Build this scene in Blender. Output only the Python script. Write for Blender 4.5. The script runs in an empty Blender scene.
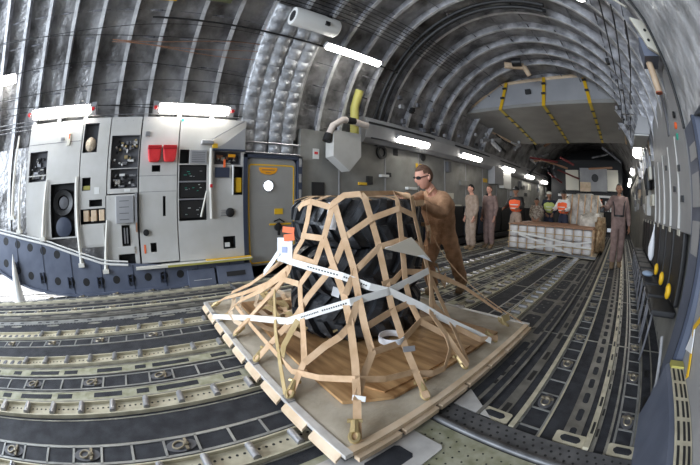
import bpy, bmesh, math, random
from mathutils import Vector, Matrix, noise
random.seed(7)
R = math.radians
SC = bpy.context.scene
COL = SC.collection

# ------------------------------------------------------------------ camera (16 mm equisolid fisheye, crouching photographer)
def cam_axes(yaw, pitch, roll, tilt):
    cy, sy, cp, sp = math.cos(yaw), math.sin(yaw), math.cos(pitch), math.sin(pitch)
    f = Vector((-sy*cp, cy*cp, sp)); r = Vector((cy, sy, 0)); u = r.cross(f)
    cr, sr = math.cos(roll), math.sin(roll)
    r2 = cr*r + sr*u; u2 = -sr*r + cr*u
    T = Matrix(((math.cos(tilt), 0, math.sin(tilt)), (0, 1, 0), (-math.sin(tilt), 0, math.cos(tilt)))).transposed()
    return T @ r2, T @ u2, T @ f
cr_, cu_, cf_ = cam_axes(R(51.761), R(1.161), R(-5.225), R(8.5))
cd = bpy.data.cameras.new('camera')
cam = bpy.data.objects.new('camera', cd); COL.objects.link(cam)
m = Matrix((cr_, cu_, -cf_)).transposed().to_4x4(); m.translation = (0, 0, 1.23)
cam.matrix_world = m
cd.type = 'PANO'; cd.sensor_width = 36.0; cd.sensor_height = 36.0*465/700; cd.sensor_fit = 'HORIZONTAL'
cd.panorama_type = 'FISHEYE_EQUISOLID'
cd.fisheye_lens = 309.74/700*36.0
cd.fisheye_fov = math.pi*1.9
cd.clip_start = 0.02; cd.clip_end = 200
SC.camera = cam

# ------------------------------------------------------------------ world, daylight, exposure
w = bpy.data.worlds.new('world'); SC.world = w; w.use_nodes = True
bg = w.node_tree.nodes['Background']; bg.inputs[0].default_value = (0.75, 0.86, 1.0, 1); bg.inputs[1].default_value = 1.0
SC.view_settings.view_transform = 'Standard'; SC.view_settings.look = 'None'
SC.view_settings.gamma = 1.0; SC.view_settings.use_curve_mapping = False
SC.view_settings.exposure = 0.0

def area(name, loc, target, sx, sy, power, color, spread=180):
    l = bpy.data.lights.new(name, 'AREA'); l.shape = 'RECTANGLE'; l.size = sx; l.size_y = sy
    l.energy = power; l.color = color; l.spread = R(spread)
    o = bpy.data.objects.new(name, l); COL.objects.link(o); o.location = loc
    o.rotation_euler = (Vector(target)-Vector(loc)).to_track_quat('-Z', 'Y').to_euler(); return o
# daylight through the open ramp end behind the photographer
area('daylight_ramp_opening', (-2.2, -6.6, 2.6), (-2.4, 2, 0.9), 5.0, 3.4, 900, (0.80, 0.89, 1.0))
# sunlight reaching the deck by the ramp
sp = bpy.data.lights.new('sun_through_ramp', 'SPOT'); sp.energy = 14000; sp.color = (1.0, 0.98, 0.95); sp.spot_size = R(38); sp.spot_blend = 0.3; sp.shadow_soft_size = 0.05
so = bpy.data.objects.new('sun_through_ramp', sp); COL.objects.link(so); so.location = (-9.0, -5.4, 4.4)
so.rotation_euler = (Vector((-5.3, -3.2, 0))-Vector(so.location)).to_track_quat('-Z', 'Y').to_euler()

# ------------------------------------------------------------------ materials
MATS = {}
def mat(name, c, rough=0.6, metal=0.0, emit=None, es=0.0, c2=None, ns=6.0, bump=0.0, bs=20.0, detail=4.0, lo=0.35, hi=0.65, spec=None, stretch=None, alpha=None):
    if name in MATS: return MATS[name]
    m = bpy.data.materials.new(name); m.use_nodes = True; nt = m.node_tree; b = nt.nodes['Principled BSDF']
    b.inputs['Base Color'].default_value = (*c, 1); b.inputs['Roughness'].default_value = rough; b.inputs['Metallic'].default_value = metal
    if spec is not None: b.inputs['Specular IOR Level'].default_value = spec
    if emit: b.inputs['Emission Color'].default_value = (*emit, 1); b.inputs['Emission Strength'].default_value = es
    if c2 or bump:
        tc = nt.nodes.new('ShaderNodeTexCoord'); mp = nt.nodes.new('ShaderNodeMapping'); nt.links.new(tc.outputs['Object'], mp.inputs[0])
        if stretch: mp.inputs['Scale'].default_value = stretch
    if c2:
        n = nt.nodes.new('ShaderNodeTexNoise'); n.inputs['Scale'].default_value = ns; n.inputs['Detail'].default_value = detail
        rp = nt.nodes.new('ShaderNodeValToRGB'); rp.color_ramp.elements[0].color = (*c, 1); rp.color_ramp.elements[1].color = (*c2, 1)
        rp.color_ramp.elements[0].position = lo; rp.color_ramp.elements[1].position = hi
        nt.links.new(mp.outputs[0], n.inputs[0]); nt.links.new(n.outputs[0], rp.inputs[0]); nt.links.new(rp.outputs[0], b.inputs['Base Color'])
    if bump:
        n2 = nt.nodes.new('ShaderNodeTexNoise'); n2.inputs['Scale'].default_value = bs; n2.inputs['Detail'].default_value = 5
        bp = nt.nodes.new('ShaderNodeBump'); bp.inputs['Strength'].default_value = bump; bp.inputs['Distance'].default_value = 0.05
        nt.links.new(mp.outputs[0], n2.inputs[0]); nt.links.new(n2.outputs[0], bp.inputs['Height']); nt.links.new(bp.outputs[0], b.inputs['Normal'])
    MATS[name] = m; return m
skinm = mat('insulation_blanket', (0.085, 0.08, 0.078), 0.36, 0.25, c2=(0.50, 0.495, 0.50), ns=2.2, bump=0.9, bs=7.0, detail=9, lo=0.34, hi=0.74)
quilt = mat('quilted_blanket', (0.30, 0.31, 0.33), 0.35, 0.2, c2=(0.62, 0.63, 0.66), ns=5.0, bump=0.8, bs=7.0, detail=6)
ribm = mat('rib_metal', (0.42, 0.42, 0.43), 0.4, 0.2, c2=(0.70, 0.70, 0.71), ns=5.0, bump=0.2)
webm = mat('rib_web', (0.26, 0.26, 0.28), 0.38, 0.3, c2=(0.62, 0.62, 0.66), ns=5, bump=.4, bs=14)
ribdark = mat('rib_web_dark', (0.05, 0.05, 0.055), 0.6, 0.1, c2=(0.2, 0.2, 0.22), ns=6)
panel = mat('panel_paint', (0.50, 0.49, 0.46), 0.5, 0.0, c2=(0.56, 0.55, 0.53), ns=3.0)
panelg = mat('panel_grey_paint', (0.30, 0.30, 0.31), 0.5, 0.0, c2=(0.37, 0.37, 0.38), ns=2.0)
aftpanel = mat('sidewall_paint', (0.20, 0.195, 0.18), 0.5, 0.0, c2=(0.29, 0.285, 0.265), ns=2.5, detail=6)
recess = mat('recess_dark', (0.018, 0.018, 0.02), 0.6)
innerm = mat('recess_grey', (0.11, 0.11, 0.12), 0.6)
blue = mat('blue_grey_paint', (0.095, 0.11, 0.155), 0.45, 0.05, c2=(0.13, 0.148, 0.20), ns=4.0)
dnavy = mat('dark_navy_paint', (0.035, 0.045, 0.075), 0.5)
black = mat('black_plastic', (0.012, 0.012, 0.013), 0.5)
rubber = mat('tire_rubber', (0.022, 0.024, 0.028), 0.36, c2=(0.06, 0.064, 0.072), ns=8, bump=0.3, bs=14)
deck = mat('nonslip_deck', (0.026, 0.027, 0.032), 0.72, c2=(0.05, 0.052, 0.060), ns=9, bump=0.25, bs=220, detail=8, spec=0.25)
rail = mat('rail_metal', (0.22, 0.21, 0.185), 0.42, 0.35, c2=(0.40, 0.385, 0.33), ns=7, bump=0.1, bs=40)
tanrail = mat('tan_rail_metal', (0.46, 0.415, 0.30), 0.5, 0.1, c2=(0.64, 0.59, 0.45), ns=9)
green = mat('zinc_green_primer', (0.27, 0.27, 0.17), 0.5, 0.2, c2=(0.44, 0.43, 0.33), ns=12)
greyrail = mat('grey_rail_metal', (0.25, 0.25, 0.24), 0.42, 0.4, c2=(0.40, 0.40, 0.38), ns=6)
perf = mat('hinge_metal', (0.10, 0.10, 0.105), 0.45, 0.4, c2=(0.17, 0.17, 0.175), ns=8)
steel = mat('roller_steel', (0.40, 0.40, 0.42), 0.3, 0.7)
palletm = mat('pallet_aluminium', (0.34, 0.28, 0.20), 0.55, 0.0, c2=(0.60, 0.54, 0.44), ns=3.2, detail=8, bump=0.1, bs=30)
palletrail = mat('pallet_rail', (0.58, 0.56, 0.54), 0.4, 0.3, c2=(0.75, 0.73, 0.70), ns=8)
woodm = mat('plywood', (0.27, 0.135, 0.05), 0.5, c2=(0.56, 0.34, 0.16), ns=2.5, stretch=(1, 6, 6), detail=8)
lipm = mat('pallet_lip_tan', (0.62, 0.46, 0.30), 0.6, c2=(0.76, 0.60, 0.44), ns=6)
strap = mat('tan_webbing', (0.56, 0.36, 0.205), 0.75, c2=(0.70, 0.48, 0.30), ns=9, bump=0.1, bs=90)
straph = mat('olive_webbing', (0.42, 0.30, 0.13), 0.75, c2=(0.52, 0.39, 0.2), ns=9)
white = mat('white_webbing', (0.78, 0.76, 0.72), 0.7, c2=(0.86, 0.85, 0.82), ns=8)
paper = mat('white_paper', (0.82, 0.83, 0.86), 0.6)
orange = mat('orange_tag', (0.9, 0.16, 0.04), 0.6)
brass = mat('brass_hook', (0.52, 0.40, 0.20), 0.45, 0.6)
ringm = mat('ring_metal', (0.30, 0.26, 0.19), 0.42, 0.6)
deckm = mat('deck_metal', (0.15, 0.14, 0.12), 0.45, 0.35, c2=(0.27, 0.255, 0.225), ns=7)
ground = mat('pale_ramp_ground', (0.6, 0.6, 0.6), 0.8)
chrome = mat('chrome_hook', (0.7, 0.66, 0.6), 0.25, 0.9)
redm = mat('red_vinyl', (0.62, 0.02, 0.03), 0.4, c2=(0.8, 0.05, 0.05), ns=6)
yellow = mat('yellow_paint', (0.80, 0.48, 0.02), 0.5)
oliveyel = mat('olive_yellow', (0.42, 0.38, 0.10), 0.5)
amber = mat('amber_placard', (0.85, 0.36, 0.01), 0.5)
cream = mat('cream_plastic', (0.66, 0.63, 0.54), 0.5)
whitem = mat('white_paint', (0.74, 0.74, 0.72), 0.45)
whitestrut = mat('off_white_strut', (0.66, 0.64, 0.58), 0.5)
tube = mat('lit_diffuser', (0.9, 0.9, 0.9), 0.4, emit=(1.0, 0.975, 0.90), es=30.0)
tubeb = mat('lit_diffuser_far', (0.9, 0.9, 0.9), 0.4, emit=(1.0, 0.96, 0.88), es=24.0)
glow = mat('porthole_daylight', (0.9, 0.9, 0.9), 0.3, emit=(0.85, 0.93, 1.0), es=6.0)
tanduct = mat('tan_duct', (0.50, 0.36, 0.24), 0.6, c2=(0.62, 0.48, 0.34), ns=8)
suit = mat('tan_flight_suit', (0.36, 0.195, 0.105), 0.85, c2=(0.52, 0.30, 0.175), ns=11, bump=0.5, bs=12)
suitp = mat('desert_suit', (0.33, 0.24, 0.18), 0.85, c2=(0.45, 0.34, 0.27), ns=10, bump=0.4, bs=12)
suitd = mat('mauve_brown_suit', (0.20, 0.13, 0.115), 0.85, c2=(0.29, 0.195, 0.17), ns=10, bump=0.4, bs=12)
skin = mat('skin', (0.62, 0.30, 0.21), 0.55, c2=(0.68, 0.36, 0.26), ns=8)
skind = mat('skin_tanned', (0.30, 0.15, 0.09), 0.55)
hair = mat('short_brown_hair', (0.10, 0.05, 0.03), 0.8, c2=(0.17, 0.09, 0.055), ns=40)
hairb = mat('black_hair', (0.012, 0.01, 0.01), 0.8)
boot = mat('tan_boot_leather', (0.20, 0.13, 0.07), 0.7)
navy = mat('navy_cloth', (0.02, 0.025, 0.05), 0.85)
vest = mat('orange_vest', (0.95, 0.13, 0.03), 0.7)
limev = mat('lime_vest', (0.55, 0.62, 0.18), 0.7)
silver = mat('reflective_band', (0.75, 0.75, 0.72), 0.4)
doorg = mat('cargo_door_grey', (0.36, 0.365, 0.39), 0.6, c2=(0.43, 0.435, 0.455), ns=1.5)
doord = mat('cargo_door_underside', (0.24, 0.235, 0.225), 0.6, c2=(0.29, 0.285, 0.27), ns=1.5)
plastic = mat('clear_wrap', (0.42, 0.38, 0.33), 0.3, c2=(0.66, 0.62, 0.56), ns=7, bump=1.0, bs=10)
carton = mat('white_carton', (0.62, 0.58, 0.57), 0.4, c2=(0.80, 0.78, 0.77), ns=7, bump=0.6, bs=9)
brown = mat('brown_board', (0.32, 0.17, 0.10), 0.6)
greenlt = mat('green_lamp', (0.03, 0.35, 0.25), 0.4)
cable = mat('black_cable', (0.01, 0.01, 0.01), 0.5)
copper = mat('copper_line', (0.40, 0.20, 0.12), 0.4, 0.4)

# ------------------------------------------------------------------ helpers
class MB:
    def __init__(s): s.v = []; s.f = []
    def box(s, x0, x1, y0, y1, z0, z1):
        n = len(s.v); s.v += [(x0,y0,z0),(x1,y0,z0),(x1,y1,z0),(x0,y1,z0),(x0,y0,z1),(x1,y0,z1),(x1,y1,z1),(x0,y1,z1)]
        s.f += [tuple(n+i for i in q) for q in ((0,3,2,1),(4,5,6,7),(0,1,5,4),(1,2,6,5),(2,3,7,6),(3,0,4,7))]; return s
    def cbox(s, x0, x1, y0, y1, z0, z1, c=0.01):          # box with chamfered outline in x-y (top view) and a soft top edge
        P = [(x0+c,y0),(x1-c,y0),(x1,y0+c),(x1,y1-c),(x1-c,y1),(x0+c,y1),(x0,y1-c),(x0,y0+c)]
        return s.prism([(a, b, z0) for a, b in P], (0, 0, z1-z0))
    def prism(s, loop, ext):
        n = len(s.v); k = len(loop); e = Vector(ext)
        s.v += [tuple(p) for p in loop] + [tuple(Vector(p)+e) for p in loop]
        s.f.append(tuple(n+i for i in reversed(range(k)))); s.f.append(tuple(n+k+i for i in range(k)))
        for i in range(k): j = (i+1) % k; s.f.append((n+i, n+j, n+k+j, n+k+i))
        return s
    def poly(s, pts): n = len(s.v); s.v += [tuple(p) for p in pts]; s.f.append(tuple(range(n, n+len(pts)))); return s
    def tube(s, pts, r, seg=8, caps=True):
        pts = [Vector(p) for p in pts]; rs = r if isinstance(r, (list, tuple)) else [r]*len(pts); n = len(s.v); up = None
        for i, p in enumerate(pts):
            d = (pts[min(i+1, len(pts)-1)]-pts[max(i-1, 0)]).normalized()
            if up is None: up = Vector((0,0,1)) if abs(d.z) < .9 else Vector((1,0,0))
            a = d.cross(up).normalized(); b = a.cross(d).normalized(); up = b
            for k in range(seg):
                t = 2*math.pi*k/seg; s.v.append(tuple(p+a*(rs[i]*math.cos(t))+b*(rs[i]*math.sin(t))))
        for i in range(len(pts)-1):
            for k in range(seg):
                k2 = (k+1) % seg; s.f.append((n+i*seg+k, n+i*seg+k2, n+(i+1)*seg+k2, n+(i+1)*seg+k))
        if caps: s.f.append(tuple(n+k for k in range(seg))); s.f.append(tuple(n+(len(pts)-1)*seg+k for k in reversed(range(seg))))
        return s
    def lathe(s, prof, c, axis='Z', seg=32, close=False):
        n = len(s.v); c = Vector(c); k = len(prof)
        for i in range(seg):
            t = 2*math.pi*i/seg
            for r, h in prof:
                a, b = r*math.cos(t), r*math.sin(t)
                p = {'Z': (a, b, h), 'X': (h, a, b), 'Y': (b, h, a)}[axis]; s.v.append(tuple(c+Vector(p)))
        for i in range(seg):
            j = (i+1) % seg
            for q in range(k if close else k-1):
                q2 = (q+1) % k; s.f.append((n+i*k+q, n+j*k+q, n+j*k+q2, n+i*k+q2))
        if not close:
            s.f.append(tuple(n+i*k for i in reversed(range(seg)))); s.f.append(tuple(n+i*k+k-1 for i in range(seg)))
        return s
    def ribbon(s, pts, w, normals, th=0.005):
        pts = [Vector(p) for p in pts]; n = len(s.v); k = len(pts)
        for i, p in enumerate(pts):
            d = (pts[min(i+1, k-1)]-pts[max(i-1, 0)]).normalized(); nn = Vector(normals[i]).normalized(); a = d.cross(nn)
            a = a.normalized() if a.length > 1e-4 else Vector((1,0,0)); nn = a.cross(d).normalized()
            for sa, sn in ((-1,-1),(1,-1),(1,1),(-1,1)): s.v.append(tuple(p+a*(sa*w/2)+nn*(sn*th/2)))
        for i in range(k-1):
            for q in range(4): q2 = (q+1) % 4; s.f.append((n+i*4+q, n+i*4+q2, n+(i+1)*4+q2, n+(i+1)*4+q))
        s.f.append((n, n+3, n+2, n+1)); e = n+(k-1)*4; s.f.append((e, e+1, e+2, e+3)); return s
    def ball(s, c, r, seg=12, sc=(1,1,1)):
        n = len(s.v); rings = seg//2
        for i in range(rings+1):
            ph = math.pi*i/rings
            for k in range(seg):
                t = 2*math.pi*k/seg; s.v.append((c[0]+r*sc[0]*math.sin(ph)*math.cos(t), c[1]+r*sc[1]*math.sin(ph)*math.sin(t), c[2]+r*sc[2]*math.cos(ph)))
        for i in range(rings):
            for k in range(seg): k2 = (k+1) % seg; s.f.append((n+i*seg+k, n+(i+1)*seg+k, n+(i+1)*seg+k2, n+i*seg+k2))
        return s
    def build(s, name, m, parent=None, smooth=False, bevel=0, base=None):
        me = bpy.data.meshes.new(name); vs = [Vector(v) for v in s.v]
        if parent is not None: off = world_loc(parent)
        else:
            if base is None:
                xs = [v.x for v in vs]; ys = [v.y for v in vs]; zs = [v.z for v in vs]; base = ((min(xs)+max(xs))/2, (min(ys)+max(ys))/2, min(zs))
            off = Vector(base)
        me.from_pydata([v-off for v in vs], [], s.f); me.update()
        bm = bmesh.new(); bm.from_mesh(me); bmesh.ops.remove_doubles(bm, verts=bm.verts, dist=1e-5); bmesh.ops.recalc_face_normals(bm, faces=bm.faces); bm.to_mesh(me); bm.free()
        if smooth:
            for p in me.polygons: p.use_smooth = True
            try: me.set_sharp_from_angle(angle=R(40))
            except Exception: pass
        me.materials.append(m); o = bpy.data.objects.new(name, me); COL.objects.link(o)
        if parent is not None: o.parent = parent
        else: o.location = off
        if bevel:
            b = o.modifiers.new('bevel', 'BEVEL'); b.width = bevel; b.segments = 2; b.limit_method = 'ANGLE'
        return o
def absorb(host, mb, m):
    """surface pattern: adds the shapes of mb to an existing part's mesh with a material of their own"""
    off = world_loc(host); me = host.data; me.materials.append(m); k = len(me.materials)-1
    bm = bmesh.new(); bm.from_mesh(me); vs = [bm.verts.new(Vector(v)-off) for v in mb.v]
    new = [bm.faces.new([vs[i] for i in f]) for f in mb.f]
    bmesh.ops.recalc_face_normals(bm, faces=new)
    for f in new: f.material_index = k
    bm.to_mesh(me); bm.free(); return host
def world_loc(o):
    l = Vector(o.location)
    while o.parent is not None: o = o.parent; l += Vector(o.location)
    return l
def tag(o, label=None, cat=None, group=None, kind=None):
    if label: o['label'] = label
    if cat: o['category'] = cat
    if group: o['group'] = group
    if kind: o['kind'] = kind
    return o
def thing(name, loc, label, cat, group=None):
    o = bpy.data.objects.new(name, None); COL.objects.link(o); o.location = loc; o.empty_display_size = 0.1; return tag(o, label, cat, group)
def struct(name, mb, m, **k): return tag(mb.build(name, m, **k), kind='structure')
def clone(o, parent=None, loc=None):
    c = o.copy(); COL.objects.link(c); c.parent = parent
    if loc is not None: c.location = loc
    for ch in list(o.children): clone(ch, c)
    return c

# ------------------------------------------------------------------ hull shell
CX, CZ, RI, RO = -2.165, 2.10, 2.85, 3.02        # bay centre line, arc centre height, rib radius, skin radius
XL, XR = -5.02, 0.72
def arc(rad, a0, a1, n): return [(CX+rad*math.cos(R(a0+(a1-a0)*i/n)), CZ+rad*math.sin(R(a0+(a1-a0)*i/n))) for i in range(n+1)]
YA, YB = -5.6, 21.0
# floor slab
struct('floor', MB().box(-9.0, 1.1, -9.0, YB+2, -0.12, 0.0), deck, base=(-2.4, 0, 0))
# arched ceiling skin with softly billowing blankets between frames
def skin_mesh(a0, a1, y0, y1, rad, amp, n=48):
    mb = MB(); ny = int((y1-y0)/0.09)
    for j in range(ny+1):
        y = y0+(y1-y0)*j/ny
        for i in range(n+1):
            a = R(a0+(a1-a0)*i/n); rr = rad+amp*noise.noise(Vector((a*5, y*2.3, 1.7)))+0.5*amp*noise.noise(Vector((a*14, y*7, 4)))
            mb.v.append((CX+rr*math.cos(a), y, CZ+rr*math.sin(a)))
    for j in range(ny):
        for i in range(n): q = j*(n+1)+i; mb.f.append((q, q+1, q+n+2, q+n+1))
    return mb
struct('ceiling', skin_mesh(-5, 185, YA, YB, RO, 0.05, 84), skinm, smooth=True, base=(CX, 0, CZ))
# side walls below the arch
wl = MB().box(-5.30, -5.04, -1.2, YB, 0, 2.3).box(-5.30, -5.04, YA, -1.2, .62, 2.3); struct('wall_left', wl, skinm, base=(-5.1, 0, 0))
wr = MB().box(0.80, 1.0, YA, YB, 0, 2.3); struct('wall_right', wr, aftpanel, base=(0.9, 0, 0))
struct('wall_back', MB().box(-5.3, 1.0, YB, YB+.15, 0, 5.3), mat('bulkhead_dark', (0.03, 0.03, 0.033), 0.7), base=(-2.2, YB, 0))
# frame ribs: inner flange + web, one object per frame
def rib(i, y, a0, a1, left_to=None, wide=1.0):
    n = 56; th = 0.016*wide
    fi = arc(RI, a0, a1, n); fo = arc(RI+0.012, a0, a1, n); wo = arc(RO+0.04, a0, a1, n)
    if left_to is not None:
        for L, x in ((fi, CX-RI), (fo, CX-RI-.012), (wo, CX-RO-.04)): L.append((x, left_to))
    mb = MB(); fw = 0.034*wide
    for A, B, y0, y1 in ((fi, fo, y-fw, y+fw), (fo, wo, y-0.006, y+0.006)):
        b = len(mb.v)
        for (x, z), (X, Z) in zip(A, B): mb.v += [(x,y0,z),(x,y1,z),(X,y1,Z),(X,y0,Z)]
        for k in range(len(A)-1):
            for q in range(4): q2 = (q+1) % 4; mb.f.append((b+k*4+q, b+k*4+q2, b+k*4+4+q2, b+k*4+4+q))
        mb.f.append((b, b+3, b+2, b+1)); e = b+(len(A)-1)*4; mb.f.append((e, e+1, e+2, e+3))
    o = struct('trim_%d' % i, mb, ribm, smooth=False); o.data.materials.append(webm)
    for p in o.data.polygons:
        if abs(p.normal.y) > .9:
            c = p.center+o.location; rr = math.hypot(c.x-CX, c.z-CZ) if c.z > CZ else CX-c.x
            if rr > RI+.02: p.material_index = 1
RIBY = [-4.75, -4.22, -3.69, -3.17, -2.70, -2.21, -1.69, -1.17, -0.61, -0.08, 0.50, 1.06, 1.58, 2.12, 2.64, 3.15, 3.68, 4.22, 4.95, 5.60, 6.25, 6.90, 7.55, 8.6, 9.7]
for i, y in enumerate(RIBY):
    rib(i+1, y, 0, 180-6, left_to=(0.95 if y < -2.3 else (2.75 if y < 3.5 else 2.95)))
# longitudinal stringers running through the frames
k = 40
for a in (24, 37, 50, 62, 74, 87, 100, 113, 124, 134, 143, 152, 160, 168):
    x, z = CX+(RI+0.03)*math.cos(R(a)), CZ+(RI+0.03)*math.sin(R(a))
    mb = MB(); ys = [-4.7+0.53*j for j in range(25)]
    for y0 in ys:
        if random.random() < 0.86: mb.tube([(x, y0+.05, z), (x, y0+.46, z)], 0.007, 5)
        if random.random() < 0.5: q0 = y0+random.uniform(.08, .2); mb.tube([(x, q0, z), (x, q0+random.uniform(.08, .22), z)], 0.016, 5)
    struct('trim_%d' % k, mb, ribdark); k += 1
# ------------------------------------------------------------------ cargo deck: roller trays, tie-down tracks, strips
YN, YF = -5.0, 16.0
def track(name, label, cat='deck track'): return thing(name, (0, 0, 0), label, cat)
def tray(x, label, w=0.075):
    t = thing('roller_conveyor', (x, 0, 0), label, 'roller conveyor')
    mb = MB(); mb.box(x-w, x+w, YN, 8.0, 0.001, 0.006); mb.box(x-w-.006, x-w+.006, YN, 8.0, 0.001, 0.03); mb.box(x+w-.006, x+w+.006, YN, 8.0, 0.001, 0.03)
    tr_ = mb.build('tray', tanrail, t)
    rows = [-1.5+0.255*i for i in range(38)]
    far = rail
    proto = None
    for y in rows:
        if 0.55 < y < 2.9 and -3.6 < x < -0.75: continue
        if proto is None:
            m2 = MB(); m2.lathe([(0.010,-.062),(0.024,-.058),(0.024,.058),(0.010,.062)], (x, y, .026), 'X', 14)
            proto = m2.build('roller', steel, t, smooth=True)
            y_ref = y
        else:
            c = clone(proto, t, (0, y-y_ref, 0))
    # punched holes between rollers
    mh = MB()
    for y in rows:
        if y > 3.8: break
        for q in range(1, 6):
            yy = y+q*0.255/6
            mh.lathe([(0.009, 0), (0.009, .0012)], (x-.02, yy, .0062), 'Z', 6)
    absorb(tr_, mh, recess)
    # closed roller pockets aft of the ramp crest
    mp = MB(); y = -1.6
    while y > -4.4:
        mp.lathe([(0.024, 0), (0.024, .002)], (x-.03, y, .0064), 'Z', 10); mp.box(x-.02, x+.05, y-.022, y+.022, .006, .012); y -= 0.105
    absorb(tr_, mp, ribdark)
    return t
U = lambda u: CX+u
tray(U(.375), 'roller conveyor tray just right of the deck centre line, passing under the net pallet')
tray(U(-.375), 'roller conveyor tray just left of the deck centre line, under the net pallet')
tray(U(1.025), 'roller conveyor tray nearest the photographer, under the front corner of the pallet')
tray(U(-1.025), 'roller conveyor tray farthest toward the equipment panels, left of the pallet')

def ring_at(x, y, parent):
    mb = MB(); mb.lathe([(0.055, 0), (0.055, .002)], (x, y, .0045), 'Z', 20)
    for i in range(len(mb.v)): v = mb.v[i]; mb.v[i] = (v[0], y+(v[1]-y)*1.7, v[2])
    d = mb.build('ring_dish', innerm, parent)
    m2 = MB(); pts = [(x+.031*math.cos(t), y-.015+.036*math.sin(t), .013+.006*math.sin(t)) for t in [2*math.pi*i/16 for i in range(17)]]
    m2.tube(pts, .0065, 6); m2.lathe([(.018, 0), (.018, .016), (.008, .022)], (x, y+.03, .004), 'Z', 10)
    m2.box(x-.05, x+.05, y+.022, y+.040, .005, .016)
    m2.build('tie_down_ring', ringm, d, smooth=True)
    return d
def ladder(x, hw, label, ring0=0.54, m=greyrail, y1=YF, pads=2, line=0.009, dy=0.61, y0=YN):
    t = thing('tie_down_track', (x, 0, 0), label, 'tie-down track')
    mb = MB(); mb.box(x-hw-line, x-hw+line, y0, y1, .001, .005); mb.box(x+hw-line, x+hw+line, y0, y1, .001, .005)
    j0 = int(math.floor((y0-ring0)/dy)); y = ring0+j0*dy; rings = []
    while y < y1:
        for a in (-0.10, 0.10, 0.305):
            if y0 < y+a < y1: mb.box(x-hw, x+hw, y+a-.008, y+a+.008, .001, .005)
        if y0 < y < y1: rings.append(y)
        y += dy
    mb.build('track_frame', m, t)
    proto = None
    for y in rings:
        if y > 9 or (0.5 < y < 2.9 and -3.6 < x < -0.8): continue
        if proto is None: proto = ring_at(x, y, t); yr = y
        else: clone(proto, t, (proto.location.x, proto.location.y+y-yr, proto.location.z))
    return t
ladder(U(0), .085, 'tie-down track on the deck centre line, running under the pallet', .54)
ladder(U(.825), .075, 'tie-down track between the two right conveyor trays in the near foreground', .54)
ladder(U(-.825), .075, 'tie-down track between the two left conveyor trays', .54)
ladder(U(1.915), .078, 'tie-down track with square recesses right of the pallet corner', .60, y0=1.44)
ladder(U(-1.915), .078, 'left tie-down track near the blue side beam', .60)
ladder(U(2.575), .068, 'tie-down track beside the right-hand seats', .60, y0=1.44)
ladder(U(-2.575), .068, 'tie-down track right against the blue side beam', .60)

def strip(u0, u1, m, z=.004, y0=YN, y1=YF, both=True, name='deck_rail', ysr=1.44):
    for sgn in ((1, -1) if both else (1,)):
        a, b = sorted((U(u0*sgn), U(u1*sgn)))
        yy = max(y0, ysr) if (sgn == 1 and u0 > 1.2) else y0
        struct(name, MB().box(a, b, yy, y1, .0005, z), m)
# continuous strips (u = distance from the centre line)
strip(.48, .492, rail); strip(.735, .75, rail)
strip(.27, .285, rail)
strip(.130, .245, green, z=.006); strip(.120, .132, rail, z=.008); strip(.243, .255, rail, z=.008)
strip(.955, .965, rail); strip(1.11, 1.122, rail)
for sg, yy0 in ((1, 1.44), (-1, YN)):
    if sg == -1: a, b = U(-1.535), U(-1.42)
    else: a, b = U(1.13), U(1.50)
    struct('deck_rail', MB().box(a, b, yy0, YF, .0005, .005), greyrail if sg == -1 else deckm)
mp = MB(); y = 1.56
while y < 7:
    mp.cbox(U(1.165), U(1.345), y, y+.56, .0051, .008, .03); mp.cbox(U(1.40), U(1.47), y+.02, y+1.1, .0051, .008, .015) if int((y-1.5)/.66) % 2 == 0 else None
    y += .66
struct('deck_rail', mp, deck)
mp = MB(); y = 1.56
while y < 7: [mp.lathe([(.016, 0), (.016, .001)], (U(1.21+.06*(q % 2)), y+.12+.11*q, .0082), 'Z', 10) for q in range(4)]; y += .66
struct('deck_rail', mp, deckm)
strip(1.560, 1.585, deckm, z=.02); strip(1.655, 1.73, deckm, z=.006); strip(1.795, 1.83, tanrail, z=.022)
strip(1.998, 2.012, tanrail, z=.008); strip(2.135, 2.262, deckm, z=.008); strip(2.305, 2.345, tanrail, z=.035); strip(2.355, 2.385, rail, z=.01)
strip(2.455, 2.475, rail, z=.008); strip(2.655, 2.67, rail); strip(2.765, 2.78, rail); strip(2.885, 2.95, greyrail, z=.012)
# slots and pads in the green strips beside the centre track
for sgn in (1, -1):
    mb = MB(); y = -4.6; i = 0
    while y < 8:
        L = (0.24, 0.10, 0.33, 0.14)[i % 4]; gap = (0.12, 0.06, 0.20)[i % 3]
        a, b = sorted((U(sgn*.155), U(sgn*.215))); mb.box(a, b, y, y+L, .0055, .0075); y += L+gap; i += 1
    struct('deck_rail', mb, deck)
# pill-shaped openings along the side rail
for sgn in (1, -1):
    mb = MB(); y = 1.5 if sgn == 1 else -4.8
    while y < 8:
        x = U(sgn*2.20); P = [(x+.024*math.cos(t), y+.055+(.045 if math.sin(t) > 0 else -.045)+.024*math.sin(t), .0076) for t in [2*math.pi*(k+.5)/16 for k in range(16)]]
        mb.prism(P, (0, 0, .0022)); y += .215
    struct('deck_rail', mb, deck)
# crenellated edge strip on the left and pale oval inlays
mb = MB(); y = -4.8
while y < 1.3: mb.box(U(-1.43), U(-1.405), y, y+.025, .001, .006); y += .05
struct('deck_rail', mb, greyrail)
mb = MB(); y = -4.3
while y < 1.0:
    mb.prism([(U(-1.36)+.028*math.cos(t), y+.10*math.sin(t), .001) for t in [2*math.pi*k/14 for k in range(14)]], (0, 0, .003)); y += .335 if int(y*10) % 2 else .62
struct('deck_rail', mb, rail)
# far deck: pads framed by light metal beyond the pallet
for sgn in (1, -1):
    mb = MB(); y = 3.0
    while y < 9: mb.box(min(U(sgn*1.11), U(sgn*1.42)), max(U(sgn*1.11), U(sgn*1.42)), y, y+.03, .001, .005); y += .78
    struct('deck_rail', mb, greyrail)
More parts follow.
